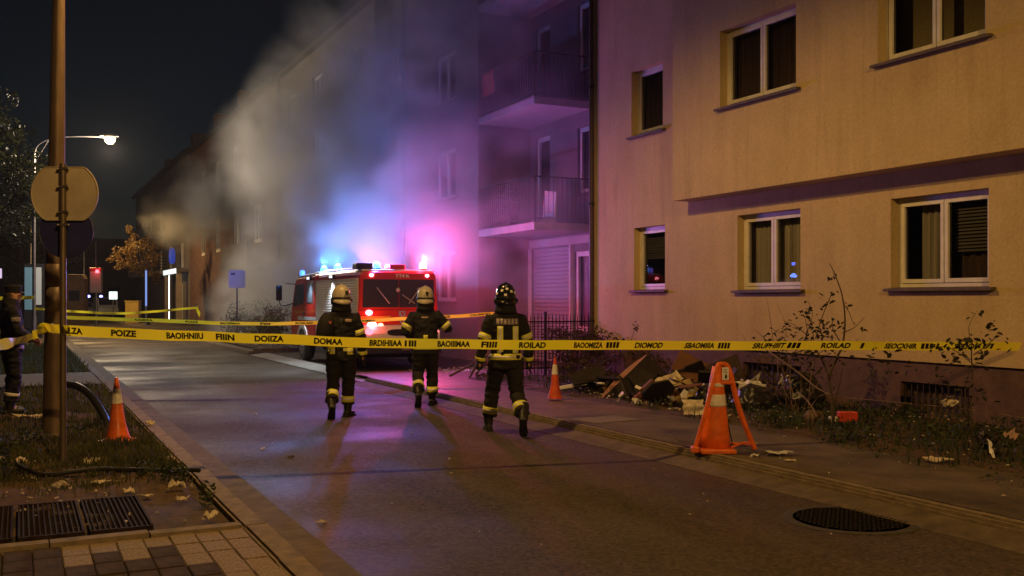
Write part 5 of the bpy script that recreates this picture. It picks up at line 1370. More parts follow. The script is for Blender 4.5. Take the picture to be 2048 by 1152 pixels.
def g_near():
    y = random.uniform(8.5, 17); x = random.uniform(-2.2, 1.36)
    d = noise.noise(Vector((x * 1.1, y * .9, 3.3))) + .5 * noise.noise(Vector((x * 3, y * 3, 9)))
    c = math.exp(-((x - .95) ** 2 / .35 + (y - 10.7) ** 2 / 1.3))       # the tuft before the cone
    bare = (y < 9.6)
    dens = (.15 if bare else .55) + d * .8 + c * .8
    if y < 8.9: dens -= .35
    if random.random() > dens: return None
    return x, y, vz(x, y), (.6 if bare else 1.0) * (1 + .5 * c)
tag(blades('near_grass', 34000, g_near, (.04, .095)), 'short grass tufts on the left verge', 'grass', kind='stuff')
def g_far():
    y = random.uniform(17, 38); x = random.uniform(-3, 1.36)
    if 19.4 < y < 23: return None
    return x, y, vz(x, y), 1.3
tag(blades('far_grass', 16000, g_far, (.07, .15), M_grass, .011), 'grass on the verge beyond the lamp post', 'grass', kind='stuff')
def g_right():
    y = random.uniform(3.5, 17.3); x = random.uniform(7.2, 10.55)
    edge = 7.95 + .5 * noise.noise(Vector((y * .8, 2.2, 0))) - (.55 * math.exp(-(y - 6.9) ** 2 / 1.2))
    d = .35 + noise.noise(Vector((x * 1.3, y * 1.1, 7.7)))
    if x < edge or random.random() > d: return None
    return x, y, .13, 1.2
tag(blades('bed_grass', 15000, g_right, (.05, .16), M_weed, .007), 'rough grass and weeds along the right house wall', 'grass', kind='stuff')

def leaf_mesh(name, m_, l=.05, w=.028):
    mb = MB(); mb.add([(0, 0, 0), (l * .35, w * .5, .006), (l * .75, w * .38, .004), (l, 0, -.006), (l * .75, -w * .38, .004), (l * .35, -w * .5, .006), (l * .5, 0, -.004)], [(0, 1, 6), (1, 2, 6), (2, 3, 6), (3, 4, 6), (4, 5, 6), (5, 0, 6)])
    me = mb.mesh(name); me.materials.append(m_); return me
def cloud(mb, c, r, n, s, flat=1.0):
    c = Vector(c)
    for _ in range(n):
        while True:
            q = Vector((random.uniform(-1, 1), random.uniform(-1, 1), random.uniform(-1, 1)))
            if q.length < 1: break
        q = q * (q.length ** -.35 if q.length > .05 else 1)
        p = c + Vector((q.x * r[0], q.y * r[1], q.z * r[2]))
        a = Vector((random.gauss(0, 1), random.gauss(0, 1), random.gauss(0, .7))).normalized(); b = a.cross(Vector((random.gauss(0, 1), random.gauss(0, 1), random.gauss(0, 1)))).normalized()
        k = s * random.uniform(.6, 1.4)
        mb.v += [tuple(p - a * k), tuple(p + b * k * .5), tuple(p + a * k), tuple(p - b * k * .5)]; i = len(mb.v) - 4; mb.f.append((i, i + 1, i + 2, i + 3))

# ground-cover weeds on the bed
mb = MB()
for _ in range(70):
    y = random.uniform(3.8, 9.8); x = random.uniform(7.6, 10.3) if y > 7.6 else random.uniform(7.3, 10.3)
    cloud(mb, (x, y, .20), (.22, .22, random.uniform(.07, .2)), 70, .026)
for _ in range(50):
    y = random.uniform(9.8, 17); x = random.uniform(8.6, 10.4); cloud(mb, (x, y, .2), (.25, .25, random.uniform(.06, .16)), 50, .026)
tag(mb.build('ground_cover', M_weed, fix=False), 'low leafy ground cover on the right bed', 'weeds', kind='stuff')
mb = MB()
for (x, y, r_) in ((1.2, 9.05, .14), (1.3, 8.0, .07), (-.1, 11.6, .2), (.1, 12.1, .22), (-.3, 10.9, .25), (.55, 12.4, .15), (1.15, 14.5, .15), (1.0, 9.3, .1)): cloud(mb, (x, y, .15), (r_, r_, .10), int(900 * r_), .022)
tag(mb.build('verge_weeds', M_weed, fix=False), 'leafy weeds in the left verge', 'weeds', kind='stuff')

# tiny litter
def chips(name, n, fx, s, m_):
    mb = MB()
    for _ in range(n):
        x, y, z = fx(); k = s * random.choice((.4, .5, .6, .8, 1.2)); a = random.uniform(0, 6.28)
        u = Vector((math.cos(a), math.sin(a), random.uniform(-.3, .3))) * k; v = Vector((-math.sin(a), math.cos(a), random.uniform(-.3, .3))) * k * random.uniform(.4, .9); c = Vector((x, y, z + .012))
        h = Vector((0, 0, .008))
        mb.add([c - u, c + v * .8, c + u * .9, c - v, c - u + h, c + v * .8 + h, c + u * .9 + h, c - v + h], [(0, 3, 2, 1), (4, 5, 6, 7), (0, 1, 5, 4), (1, 2, 6, 5), (2, 3, 7, 6), (3, 0, 4, 7)])
    return tag(mb.build(name, m_, fix=False), None, None, kind='stuff')
M_chip = mat('plaster chips', (0.50, 0.43, 0.34), 0.8, 0.4, 9)
def f1():
    x, y = random.uniform(-.9, 1.35), 7.4 + abs(random.gauss(0, 2.2)); return x, y, vz(x, y)
tag(chips('left_litter', 150, f1, .022, M_chip), 'plaster crumbs scattered on the left verge', 'litter')
def f2(): return random.uniform(7.9, 9.6), random.uniform(9.6, 14.6), random.uniform(.13, .2)
tag(chips('heap_litter', 330, f2, .032, M_chip), 'plaster crumbs round the rubble heap', 'litter')
def f3(): return random.uniform(6.35, 8.2), random.uniform(4.5, 14.5), .112
tag(chips('pavement_litter', 70, f3, .014, M_chip), 'crumbs on the right pavement', 'litter')
def f4(): return random.uniform(1.9, 6.0), random.uniform(4.5, 20), -.004
tag(chips('road_litter', 46, f4, .013, M_chip), 'crumbs and leaves on the road', 'litter')
def f5(): return random.uniform(7.6, 10.2), random.uniform(19.4, 20.9), .11
tag(chips('reflection_chips', 240, f5, .035, mat('pale reflection chips', (0.7, 0.7, 0.72), 0.25, 0.3, 9)), 'pale reflection chips added for the bright reflections at the wet yard edge', 'litter')  # added pale chips imitate light reflected on the wet yard
def f6(): return random.uniform(6.5, 9.5), random.uniform(30.5, 33.5), .2
tag(chips('bed_gravel', 900, f6, .05, mat('pale gravel', (0.32, 0.30, 0.26), 0.8, 0.4, 9)), 'pale gravel in the bed beside the fire engine', 'gravel')
def f7(): return random.uniform(7.7, 10.3), random.uniform(4.2, 9.6), random.uniform(.14, .24)
tag(chips('bed_litter', 110, f7, .024, M_chip), 'litter among the weeds along the right house wall', 'litter')

# ------------------------------------------------------------------ scraps one can pick out
def crumple(name, label, cat, loc, size, amp, m_, rot=(0, 0, 0), n=7, seed=0.0, th=.006, group=None, cut=0.0):
    mb = MB(); rows = []
    for i in range(n + 1):
        row = []
        for j in range(n + 1):
            u, v = i / n - .5, j / n - .5
            ed = 1 - cut * abs(noise.noise(Vector((u * 3.1 + seed, v * 3.1, 2.2)))) * 2
            p = Vector((u * size[0] * ed, v * size[1] * ed, 0))
            q = Vector((u * 3 + seed, v * 3 + seed * .7, seed))
            p.z = amp * (noise.noise(q) + .6 * abs(noise.noise(q * 2.2)))
            row.append(p)
        rows.append(row)
    mb.grid(rows); o_ = mb.build(name, m_, solid=th, loc=loc); o_.rotation_euler = rot
    return tag(o_, label, cat, group)
scr = [('long curled plaster flake left of the grate on the soil', (.30, 9.05), (.14, .05), .05), ('bone-shaped pale scrap in the middle of the soil', (.62, 9.1), (.20, .05), .03),
       ('small square plaster chip by the grate joint', (.80, 8.72), (.10, .08), .03), ('pale chip right of the square one', (.92, 8.5), (.08, .07), .02),
       ('curled pale scrap nearest the left kerb', (1.18, 8.72), (.15, .08), .07), ('thin pale sliver on bare soil by the kerb', (1.15, 8.25), (.13, .035), .03),
       ('torn pale scrap beside the sign post foot', (.62, 10.35), (.17, .08), .05), ('flat pale board scrap behind the lamp post', (.10, 14.6), (.42, .16), .05),
       ('pale scrap on the kerb edge right of the cone', (1.32, 10.2), (.12, .07), .04), ('round pale stone on the left kerb', (1.44, 13.1), (.13, .10), .06),
       ('pale scrap at the left edge of the verge', (-.18, 11.1), (.16, .07), .05), ('upright pale scrap near the left edge', (.02, 10.6), (.06, .14), .06),
       ('white crumb heap at the corner of kerb and edging', (1.22, 7.35), (.12, .08), .04)]
for i, (lab, (x, y), sz, am) in enumerate(scr):
    crumple('scrap', lab, 'scrap', (x, y, vz(x, y) + .03 if x < 1.37 else .12), sz, am, M_paper, (random.uniform(-.2, .2), random.uniform(-.2, .2), random.uniform(-.6, .6)), 6, i * 3.7, .008, 'pale scraps on the left verge', .5)
crumple('paper', 'star-shaped torn white paper on the right pavement', 'paper', (6.75, 7.70, .135), (.36, .20), .05, M_white, (0, .05, -.5), 8, 4.1, .003, None, .9)
crumple('paper', 'small white paper piece between the barrier cone and the kerb', 'paper', (6.47, 7.75, .125), (.09, .08), .03, M_white, (0, 0, .4), 5, 9.1, .003, None, .5)
crumple('paper', 'tiny paper strip in front of the star-shaped paper', 'paper', (6.58, 7.38, .122), (.12, .05), .02, M_paper, (0, 0, -.4), 5, 12.1, .003, None, .5)
for i, (x, y) in enumerate(((2.0, 7.25), (2.4, 11.1), (3.05, 14.6), (2.55, 10.4))):
    crumple('leaf_scrap', ('pale leaf in the left gutter near the front', 'pale leaf on the road left of the firefighters', 'small pale leaf in the middle of the road', 'dark leaf on the road beyond the gutter')[i], 'leaf', (x, y, .012), (.09, .05), .02, M_paper if i < 3 else M_wood, (0, 0, i * 1.1), 5, i * 2.3, .003, None, .6)

# ------------------------------------------------------------------ rubble heap
M_pink = mat('pink laminate', (0.50, 0.27, 0.25), 0.45, 0.15, 6)
M_blk = mat('charred board', (0.022, 0.017, 0.015), 0.7, 0.5, 6, 0.3, 30, detail=8)
tt = thing('table_top', 'black table top with pink edge leaning on the rubble heap', 'table top', (8.13, 13.33, .13))
B_, T_, R_ = Vector((0, 0, 0)), Vector((.93, .17, .63)), Vector((1.58, -.12, .02))
nrm = (T_ - B_).cross(R_ - T_).normalized()
if nrm.y > 0: nrm = -nrm
Q4 = B_ + (R_ - T_)
mb = MB(); th = nrm * -.05
mb.add([B_, T_, R_, Q4, B_ + th, T_ + th, R_ + th, Q4 + th], [(0, 1, 2, 3), (7, 6, 5, 4), (0, 4, 5, 1), (1, 5, 6, 2), (2, 6, 7, 3), (3, 7, 4, 0)]); mb.build('board', M_blk, tt, bevel=.006)
ed = (T_ - B_).normalized(); sd_ = ed.cross(nrm).normalized(); sd_ = sd_ if sd_.z > 0 else -sd_
mb = MB(); mb.obox((B_ + T_) / 2 + th * .5 + sd_ * .006, (T_ - B_) * .5, nrm * .022, sd_ * .010); mb.build('pink_edge', M_pink, tt)
pb_ = thing('pink_board', 'pink laminated board lying against the black table top', 'board', (8.13, 13.33, .13))
hb = th * 1.6
mb = MB(); n = 10
top = [B_ + (T_ - B_) * (k / n) + hb + sd_ * (.012 + .055 * math.sin(math.pi * k / n) ** .8) for k in range(n + 1)]
bot = [B_ + (T_ - B_) * (k / n) + hb + sd_ * .004 for k in range(n + 1)]
mb.grid([bot, top]); mb.build('board', M_pink, pb_, solid=.018)
o_ = MB().box(-.36, .36, -.012, .012, -.30, .30).build('brown_board', mat('brown fibreboard', (0.17, 0.075, 0.035), 0.7, 0.25, 5, 0.2, 30), bevel=.004, loc=(9.85, 13.35, .42)); o_.rotation_euler = (R(-20), R(28), R(-30)); tag(o_, 'brown fibreboard sheet propped behind the black table top', 'board')
o_ = MB().box(-.34, .34, -.012, .012, -.3, .3).build('brown_board', mat('dark fibreboard', (0.05, 0.03, 0.022), 0.8, 0.3, 5), bevel=.004, loc=(10.2, 13.0, .38)); o_.rotation_euler = (R(-14), R(-22), R(-50)); tag(o_, 'dark fibreboard sheet right of the brown one', 'board')
o_ = MB().box(-.24, .24, -.04, .04, -.025, .025).build('plank', M_white, bevel=.004, loc=(8.05, 14.15, .26)); o_.rotation_euler = (0, R(-10), R(-22)); tag(o_, 'white painted plank end at the left of the rubble heap', 'plank')
o_ = MB().box(-.02, .02, -.012, .012, -.07, .07).build('plank', M_white, bevel=.003, loc=(8.38, 14.3, .46)); tag(o_, 'small upright white stub behind the white plank', 'plank')
o_ = MB().box(-.35, .35, -.05, .05, -.02, .02).build('plank', M_blk, bevel=.004, loc=(8.5, 14.2, .33)); o_.rotation_euler = (0, R(-35), R(-25)); tag(o_, 'charred plank sticking out left of the pink edge', 'plank')
o_ = MB().box(-.13, .13, -.06, .06, -.035, .035).build('brick', mat('orange brick', (0.36, 0.12, 0.045), 0.85, 0.4, 12, 0.5, 40), bevel=.008, loc=(8.45, 12.75, .22)); o_.rotation_euler = (0, R(-38), R(-20)); tag(o_, 'orange brick on the front of the rubble heap', 'brick')
crumple('cardboard', 'cream cardboard sheet folded on top of the rubble heap', 'cardboard', (8.95, 12.75, .42), (.42, .26), .12, M_paper, (R(40), R(-25), R(-20)), 5, 1.3, .006, None, .3)
crumple('cardboard', 'yellowish torn packaging in the middle of the rubble heap', 'packaging', (9.0, 12.2, .33), (.62, .20), .14, mat('yellowed packaging', (0.50, 0.38, 0.17), 0.8, 0.3, 8, 0.3, 30), (R(35), R(24), R(-35)), 6, 5.2, .006, None, .4)
crumple('cardboard', 'small bent packaging strip below the torn packaging', 'packaging', (8.72, 12.0, .23), (.40, .12), .12, MATS['yellowed packaging'], (R(30), R(-20), R(-15)), 5, 7.2, .006, None, .3)
crumple('paper', 'grey paper bundle behind the torn packaging', 'paper', (9.5, 12.2, .38), (.30, .2), .16, M_paper, (R(50), R(10), R(-30)), 6, 8.8, .005, None, .4)
crumple('paper', 'crumpled white sheet behind the barrier cone', 'paper', (9.35, 11.3, .42), (.42, .30), .14, M_white, (R(45), R(-15), R(-30)), 6, 2.8, .004, None, .4)
crumple('paper', 'white sheet corner right of the barrier cone frame', 'paper', (9.75, 11.0, .45), (.30, .26), .14, M_white, (R(45), R(25), R(-30)), 6, 6.4, .004, None, .4)
crumple('paper', 'pale board corner behind the left leg of the barrier cone', 'board', (7.95, 10.75, .24), (.30, .24), .03, M_paper, (R(55), 0, R(-24)), 4, 3.1, .01, None, .15)
def bag(label, loc, r, seed, m_=M_blk):
    tubes = [([(0, 0, 0), (0, 0, r[2] * .35), (0, 0, r[2] * .8), (0, 0, r[2])], [(r[0] * .8, r[1] * .8), (r[0], r[1]), (r[0] * .7, r[1] * .7), (r[0] * .2, r[1] * .2)], 16)]
    o_, _ = soften(tubes, .02, 'rubbish_bag', mat('black bag film', (0.016, 0.015, 0.015), 0.35, 0.3, 8, 0.5, 25), None, 2, .05, 6, seed); o_.location = loc
    return tag(o_, label, 'bag')
bag('black rubbish bag under the torn packaging', (9.2, 11.9, .12), (.36, .30, .30), 1)
bag('black rubbish bag behind the barrier cone', (9.15, 11.0, .12), (.34, .34, .36), 2)
bag('black rubbish bag right of the barrier cone by the twigs', (9.8, 10.75, .12), (.34, .30, .52), 3)
bag('flat black bag at the left foot of the heap', (8.75, 13.0, .12), (.42, .24, .16), 4)
crumple('plastic_cup', 'bright white plastic piece caught among the twigs', 'plastic', (8.95, 9.9, .42), (.13, .10), .08, glow('glint plastic', (0.9, 0.9, 0.85), 0.0), (R(50), 0, R(-30)), 5, 4.4, .006, None, .4)
o_ = MB().lathe([(.05, 0), (.12, .02), (.13, .08), (.09, .14), (.0, .16)], 12).build('stone', mat('brown stone', (0.16, 0.11, 0.075), 0.85, 0.4, 8, 0.5, 20), smooth=True, loc=(8.85, 9.5, .13)); tag(o_, 'rounded brown stone at the foot of the sapling', 'stone')
rb = thing('orange_box', 'broken orange-red plastic box among the weeds beside the sapling', 'box', (8.85, 8.95, .20), R(-30))
MB().box(-.10, .12, -.06, .06, 0, .12).build('box', mat('orange red plastic', (0.65, 0.06, 0.03), 0.4, 0.2, 8), rb, bevel=.012); MB().box(-.20, -.11, -.03, .05, 0, .06).build('lid', M_white, rb, bevel=.01)
crumple('sponge', 'cream sponge-like foam piece on the weeds by the far sapling', 'foam', (9.35, 7.9, .50), (.17, .12), .05, M_paper, (R(30), R(-15), 0), 6, 2.1, .04, None, .3)
crumple('plastic_sheet', 'black and white torn plastic at the right end of the bed', 'plastic', (8.55, 6.75, .25), (.22, .26), .08, M_black, (R(50), R(20), R(-30)), 6, 5.7, .006, None, .3)
crumple('paper', 'white sliver beside the torn black plastic', 'paper', (8.4, 6.62, .22), (.05, .22), .03, M_white, (R(50), R(30), R(-10)), 5, 1.9, .004, None, .2)
crumple('paper', 'pinkish crumpled tissue behind the torn black plastic', 'paper', (8.85, 6.75, .30), (.2, .12), .1, mat('pink tissue', (0.5, 0.33, 0.26), 0.85, 0.3, 8), (R(30), 0, .4), 6, 3.9, .004, None, .5)
crumple('paper', 'flat pale slab at the front of the right weeds', 'board', (7.75, 6.7, .15), (.30, .12), .03, M_paper, (0, 0, -.4), 5, 6.9, .012, None, .3)
crumple('paper', 'white flake by the right edge of the bed', 'paper', (8.25, 5.9, .2), (.16, .10), .03, M_white, (0, .2, .3), 5, 7.9, .005, None, .3)
rr_ = random.Random(21)
hp_ = thing('rubble_heap', 'heap of charred board, plaster and wood fragments against the plinth', 'rubble heap', (9.1, 12.4, .13))
def shard(name, lab, cat, grp, n_, region, size, m_, zr, tl=.9):
    for k in range(n_):
        x, y = rr_.uniform(*region[0]), rr_.uniform(*region[1]); sx, sy = rr_.uniform(*size), rr_.uniform(*size) * .6; th_ = rr_.uniform(.008, .022)
        c_ = rr_.uniform(.2, .6)
        mb_ = MB(); mb_.prism([(-sx, -sy), (sx * c_, -sy * 1.05), (sx, -sy * .1), (sx * .7, sy * .9), (-sx * .2, sy), (-sx * 1.05, sy * .3)], 'z', -th_, th_)
        o_ = mb_.build(name, m_, hp_, loc=(x - 9.1, y - 12.4, rr_.uniform(*zr) - .13)); o_.rotation_euler = (rr_.uniform(-tl, tl), rr_.uniform(-tl, tl), rr_.uniform(0, 6.28))
shard('board_fragment', 'dark charred board fragment among the rubble heap', 'board', 'charred fragments in the heap', 34, ((8.2, 9.9), (11.7, 14.6)), (.14, .38), M_blk, (.18, .46))
shard('plaster_fragment', 'pale plaster fragment lying in the rubble heap', 'plaster', 'plaster fragments in the heap', 38, ((8.1, 9.8), (11.3, 14.7)), (.04, .12), M_white, (.15, .42))
shard('wood_fragment', 'brown splintered wood fragment in the rubble heap', 'wood', 'wood fragments in the heap', 12, ((8.3, 9.9), (11.6, 14.4)), (.08, .22), mat('brown fibreboard', (0.17, 0.075, 0.035)), (.16, .4))
# leaning sticks near the nearest firefighter
for lab, a_, b_ in (('broken stick leaning low behind the nearest firefighter', (7.75, 18.6, .12), (8.45, 18.3, .52)), ('second broken stick crossing the first behind the nearest firefighter', (7.95, 18.05, .12), (8.25, 18.2, .50))):
    o_ = MB().tube([a_, b_], .025, 8).build('stick', M_wood, None, True); tag(o_, lab, 'stick')
mb = MB(); cloud(mb, (8.35, 17.6, .17), (.5, .35, .08), 500, .03); tag(mb.build('dry_weeds', mat('dry weeds', (0.10, 0.06, 0.03), .8, .4, 6), fix=False), 'dry weeds at the foot of the sticks', 'weeds', kind='stuff')

# ------------------------------------------------------------------ saplings and twigs
leafA = leaf_mesh('leaf', mat('dark sapling leaves', (0.030, 0.028, 0.014), 0.6, 0.4, 6, trans=0.2), .075, .042)
def sapling(label, base, px0, sc, stems, clusters, mat_=M_bark, nleaf=7):
    """stems: polylines in picture-plane units relative to the foot, given their own depth; clusters: leafy places"""
    t = thing('sapling', label, 'sapling', base, R(-26.2), 'saplings along the right house wall')
    for i, (pts, r0, r1) in enumerate(stems):
        P_ = [((x - px0[0]) * sc, .10 * math.sin(i * 2.1 + k * .8) * (k / max(1, len(pts) - 1)), (px0[1] - y) * sc) for k, (x, y) in enumerate(pts)]
        C_ = cr(P_, 4); m_ = MB(); m_.tube(C_, [r0 + (r1 - r0) * k / (len(C_) - 1) for k in range(len(C_))], 6); m_.build('stem' if i == 0 else 'branch', mat_, t, smooth=True)
    for (x, y, r_, n_) in clusters:
        for _ in range(n_):
            p = ((x + random.gauss(0, r_) - px0[0]) * sc, random.gauss(0, r_ * sc), (px0[1] - y + random.gauss(0, r_ * .8)) * sc)
            share('leaf', leafA, t, p, (random.uniform(-1, 1), random.uniform(-.9, .9), random.uniform(0, 6.28)), [random.uniform(.6, 1.25)] * 3)
    return t
sapling('tall forked sapling with sparse leaves in front of the nearer windows', (8.55, 8.85, .13), (1668, 862), .00585,
    [([(1668, 862), (1665, 800), (1661, 758), (1672, 728), (1686, 690), (1688, 640), (1680, 590), (1666, 548), (1660, 528)], .020, .004), ([(1661, 758), (1645, 722), (1628, 695), (1622, 670)], .012, .004),
     ([(1670, 806), (1677, 770), (1684, 735)], .012, .005), ([(1686, 668), (1712, 657), (1736, 636)], .008, .002), ([(1684, 690), (1668, 662), (1662, 640)], .008, .003), ([(1632, 680), (1642, 640), (1660, 595), (1668, 585)], .008, .003), ([(1688, 610), (1700, 625), (1715, 655)], .005, .002)],
    [(1665, 558, 6, 5), (1660, 600, 9, 9), (1655, 650, 12, 14), (1676, 655, 8, 6), (1645, 660, 10, 7), (1692, 614, 6, 3), (1716, 655, 8, 4), (1670, 690, 12, 7), (1648, 752, 16, 14), (1690, 735, 12, 6), (1625, 700, 12, 8)])
sapling('leafy sapling near the right picture edge', (9.3, 7.55, .13), (1955, 880), .0056,
    [([(1955, 880), (1952, 820), (1958, 760), (1956, 715), (1953, 690)], .014, .005), ([(1953, 700), (1948, 660), (1960, 628)], .006, .002), ([(1956, 715), (1985, 690), (2002, 670)], .007, .003), ([(1957, 735), (1930, 712), (1905, 700), (1870, 703)], .006, .003), ([(1940, 830), (1942, 770), (1950, 740)], .008, .004)],
    [(1960, 636, 6, 4), (1948, 700, 16, 24), (1912, 705, 14, 18), (2000, 670, 12, 14), (1978, 690, 14, 12), (1880, 703, 10, 7), (1960, 740, 16, 10), (1890, 745, 18, 14), (1960, 800, 16, 10), (1925, 790, 20, 16), (1780, 745, 20, 16), (1775, 710, 10, 8), (1850, 740, 16, 8)])
sapling('spreading leafy bush behind the barrier tape left of the nearer window', (9.4, 10.6, .13), (1545, 812), .0065,
    [([(1545, 812), (1540, 740), (1530, 690), (1515, 655)], .014, .004), ([(1540, 740), (1560, 690), (1585, 650), (1575, 605)], .010, .003), ([(1560, 690), (1600, 675), (1625, 650)], .008, .003), ([(1530, 690), (1500, 660), (1480, 640)], .006, .002), ([(1585, 650), (1560, 630), (1535, 622)], .006, .002), ([(1515, 655), (1505, 600), (1500, 575)], .004, .0015), ([(1528, 690), (1545, 640), (1528, 585)], .004, .0015), ([(1550, 800), (1600, 740), (1650, 690), (1690, 660)], .008, .003), ([(1540, 760), (1490, 720), (1450, 650)], .006, .002), ([(1585, 650), (1600, 610), (1592, 580)], .005, .002), ([(1545, 780), (1585, 730), (1610, 690), (1640, 675)], .007, .003)],
    [(1535, 668, 14, 30), (1570, 668, 14, 26), (1600, 668, 14, 24), (1530, 640, 9, 9), (1575, 610, 8, 8), (1620, 650, 9, 9), (1555, 640, 9, 9), (1505, 660, 9, 8), (1560, 720, 20, 26), (1520, 720, 18, 18), (1590, 600, 9, 9), (1600, 640, 12, 14), (1640, 680, 12, 16), (1585, 700, 16, 22), (1545, 690, 14, 20), (1490, 690, 12, 10)])
sapling('thin leafy shoot against the wall between drain pipe and small window', (9.7, 14.9, .13), (1232, 770), .0084,
    [([(1232, 770), (1228, 690), (1236, 655), (1244, 640)], .008, .002), ([(1215, 770), (1220, 720), (1222, 680)], .006, .002)],
    [(1240, 645, 5, 8), (1222, 675, 6, 6), (1228, 700, 10, 8)])
tw = thing('twig_thicket', 'thicket of bare pale twigs right of the barrier cone', 'twigs', (9.15, 10.1, .13), R(-26.2))
for i, pts in enumerate([[(0, 0), (-.05, .3), (-.2, .62), (-.42, .78)], [(0, 0), (.06, .35), (.02, .6)], [(.05, 0), (.2, .35), (.42, .62)], [(-.05, 0), (-.25, .3), (-.45, .45)], [(.1, 0), (.12, .4), (.18, .72)], [(-.1, .02), (-.12, .42), (-.08, .7)], [(.0, 0), (-.22, .45), (-.25, .75)], [(.12, 0), (.3, .25), (.52, .30)]]):
    m_ = MB(); m_.tube(cr([(x, .1 * math.sin(i + k), z) for k, (x, z) in enumerate(pts)], 4), .006, 5); m_.build('twig', M_twig, tw, smooth=True)
m_ = MB(); m_.tube(cr([(9.05, 10.55, .95), (9.0, 9.95, .72), (8.9, 9.5, .56), (8.85, 9.2, .50), (8.72, 8.95, .58)], 5), .010, 6); tag(m_.build('fallen_branch', M_twig, None, True), 'long pale dry branch slanting from the twigs to the sapling', 'branch')
m_ = MB(); m_.tube(cr([(8.92, 9.85, .48), (8.75, 9.45, .36), (8.62, 9.2, .24)], 5), .008, 6); tag(m_.build('fallen_branch', M_twig, None, True), 'short dry branch pointing down to the brown stone', 'branch')
m_ = MB(); m_.tube(cr([(9.5, 9.6, .40), (9.4, 8.6, .43), (9.4, 7.6, .44), (9.4, 6.6, .40)], 5), .005, 5); tag(m_.build('fallen_branch', M_twig, None, True), 'thin straight cane lying level in front of the basement window', 'branch')
# brown shrubs by the fence
def shrub(label, loc, r, n, m_, s=.03, group=None, stems=5):
    t = thing('shrub', label, 'shrub', loc, 0, group)
    m1 = MB()
    for k in range(stems): a = random.uniform(0, 6.28); m1.tube(cr([(0, 0, 0), (math.cos(a) * r[0] * .3, math.sin(a) * r[1] * .3, r[2] * .7), (math.cos(a) * r[0] * .7, math.sin(a) * r[1] * .7, r[2] * 1.7)], 3), .010, 5)
    m1.build('stem', M_bark, t)
    m1 = MB()
    for _ in range(16):
        c = Vector((random.uniform(-.7, .7) * r[0], random.uniform(-.7, .7) * r[1], r[2] * random.uniform(.3, 1.7))); cloud(m1, c, (r[0] * .42, r[1] * .42, r[2] * .36), n // 16, s)
    m1.build('foliage', m_, t, fix=False)
    return t
M_brn = mat('brownish shrub leaves', (0.060, 0.032, 0.020), 0.7, 0.5, 5, trans=.15)
shrub('brownish shrub in front of the picket fence', (9.35, 16.4, .12), (.55, .45, .55), 1900, M_brn)
shrub('brownish shrub under the drain pipe corner', (10.1, 16.9, .12), (.5, .45, .50), 1700, M_brn)
shrub('low brown shrub between fence and slim cone', (8.9, 15.2, .12), (.6, .5, .28), 1500, M_brn)
shrub('small brown shrub against the plinth behind the heap', (10.1, 15.1, .12), (.4, .4, .35), 1100, M_brn)
shrub('dark round shrub behind the small sign', (8.0, 39.5, .15), (1.0, 1.0, .75), 1500, mat('dark shrub leaves', (0.02, 0.02, 0.014), .7, .4, 5), .05)
shrub('yellow-flecked shrub beside the small sign post', (7.35, 33.8, .18), (.65, .75, .52), 1500, mat('yellowish leaves', (0.16, 0.15, 0.04), .7, .6, 4, trans=.2), .04)
shrub('rust-topped shrub behind the yellow-flecked one', (8.3, 36.2, .18), (.7, .8, .72), 1200, mat('rusty leaves', (0.16, 0.07, 0.03), .7, .6, 4), .05)

# ------------------------------------------------------------------ trees
def tree(label, loc, h, cr_, crown, leaf_m, nl, ls, lean=(0, 0), group=None, seed=0):
    random.seed(100 + seed)
    t = thing('tree', label, 'tree', loc, 0, group)
    m_ = MB(); m_.tube(cr([(0, 0, 0), (lean[0] * .3, lean[1] * .3, h * .35), (lean[0] * .7, lean[1] * .7, h * .65), (lean[0], lean[1], h * .92)], 4), [.17 * (1 - .065 * k) * h / 7 for k in range(13)], 9)
    tr_ = m_.build('trunk', M_bark, t, smooth=True)
    lm = MB(); cm = MB()
    for (c, r) in crown:
        c = Vector(c); s_ = Vector((lean[0] * .6, lean[1] * .6, h * .5))
        lm.tube(cr([s_, s_.lerp(c, .5) + Vector((0, 0, .2)), c], 3), [.06, .055, .05, .04, .03, .022, .012], 6)
        k = max(3, int(8 * r))
        for _ in range(k):
            d = Vector((random.gauss(0, 1), random.gauss(0, 1), random.gauss(0, .8))).normalized() * r * random.uniform(.35, .95)
            cloud(cm, c + d, (r * .38, r * .38, r * .28), int(nl * r * r / k), ls)
    lm.build('limb', M_bark, t); cm.build('crown', leaf_m, t, fix=False)
    return t
M_tree1 = mat('dark tree leaves', (0.055, 0.060, 0.022), 0.6, 0.5, 3, trans=.25)
M_tree2 = mat('amber autumn leaves', (0.26, 0.15, 0.03), 0.6, 0.4, 3, trans=.3)
tree('dark leafy tree at the left edge behind the slim lamp post', (-2.4, 36.5, .05), 8.0, 0, [((-.5, 0, 5.0), 1.7), ((1.2, -.4, 4.3), 1.4), ((1.9, .3, 5.6), 1.5), ((.3, .4, 7.0), 1.9), ((-1.6, -.5, 6.5), 1.8), ((1.5, 0, 7.6), 1.3), ((2.5, .4, 4.9), .8)], M_tree1, 620, .075, (0.2, 0), 'trees along the left', 1)
tree('taller dark tree farther back at the left', (-1.5, 56, .05), 10.5, 0, [((0, 0, 6), 2.2), ((1.8, 0, 7.5), 2.0), ((-1.5, 0, 8), 2.2), ((.4, 0, 9.6), 2.0), ((2.2, 0, 5.2), 1.5)], mat('black green leaves', (0.03, 0.034, 0.016), .7, .4, 3), 300, .11, (.2, 0), 'trees along the left', 2)
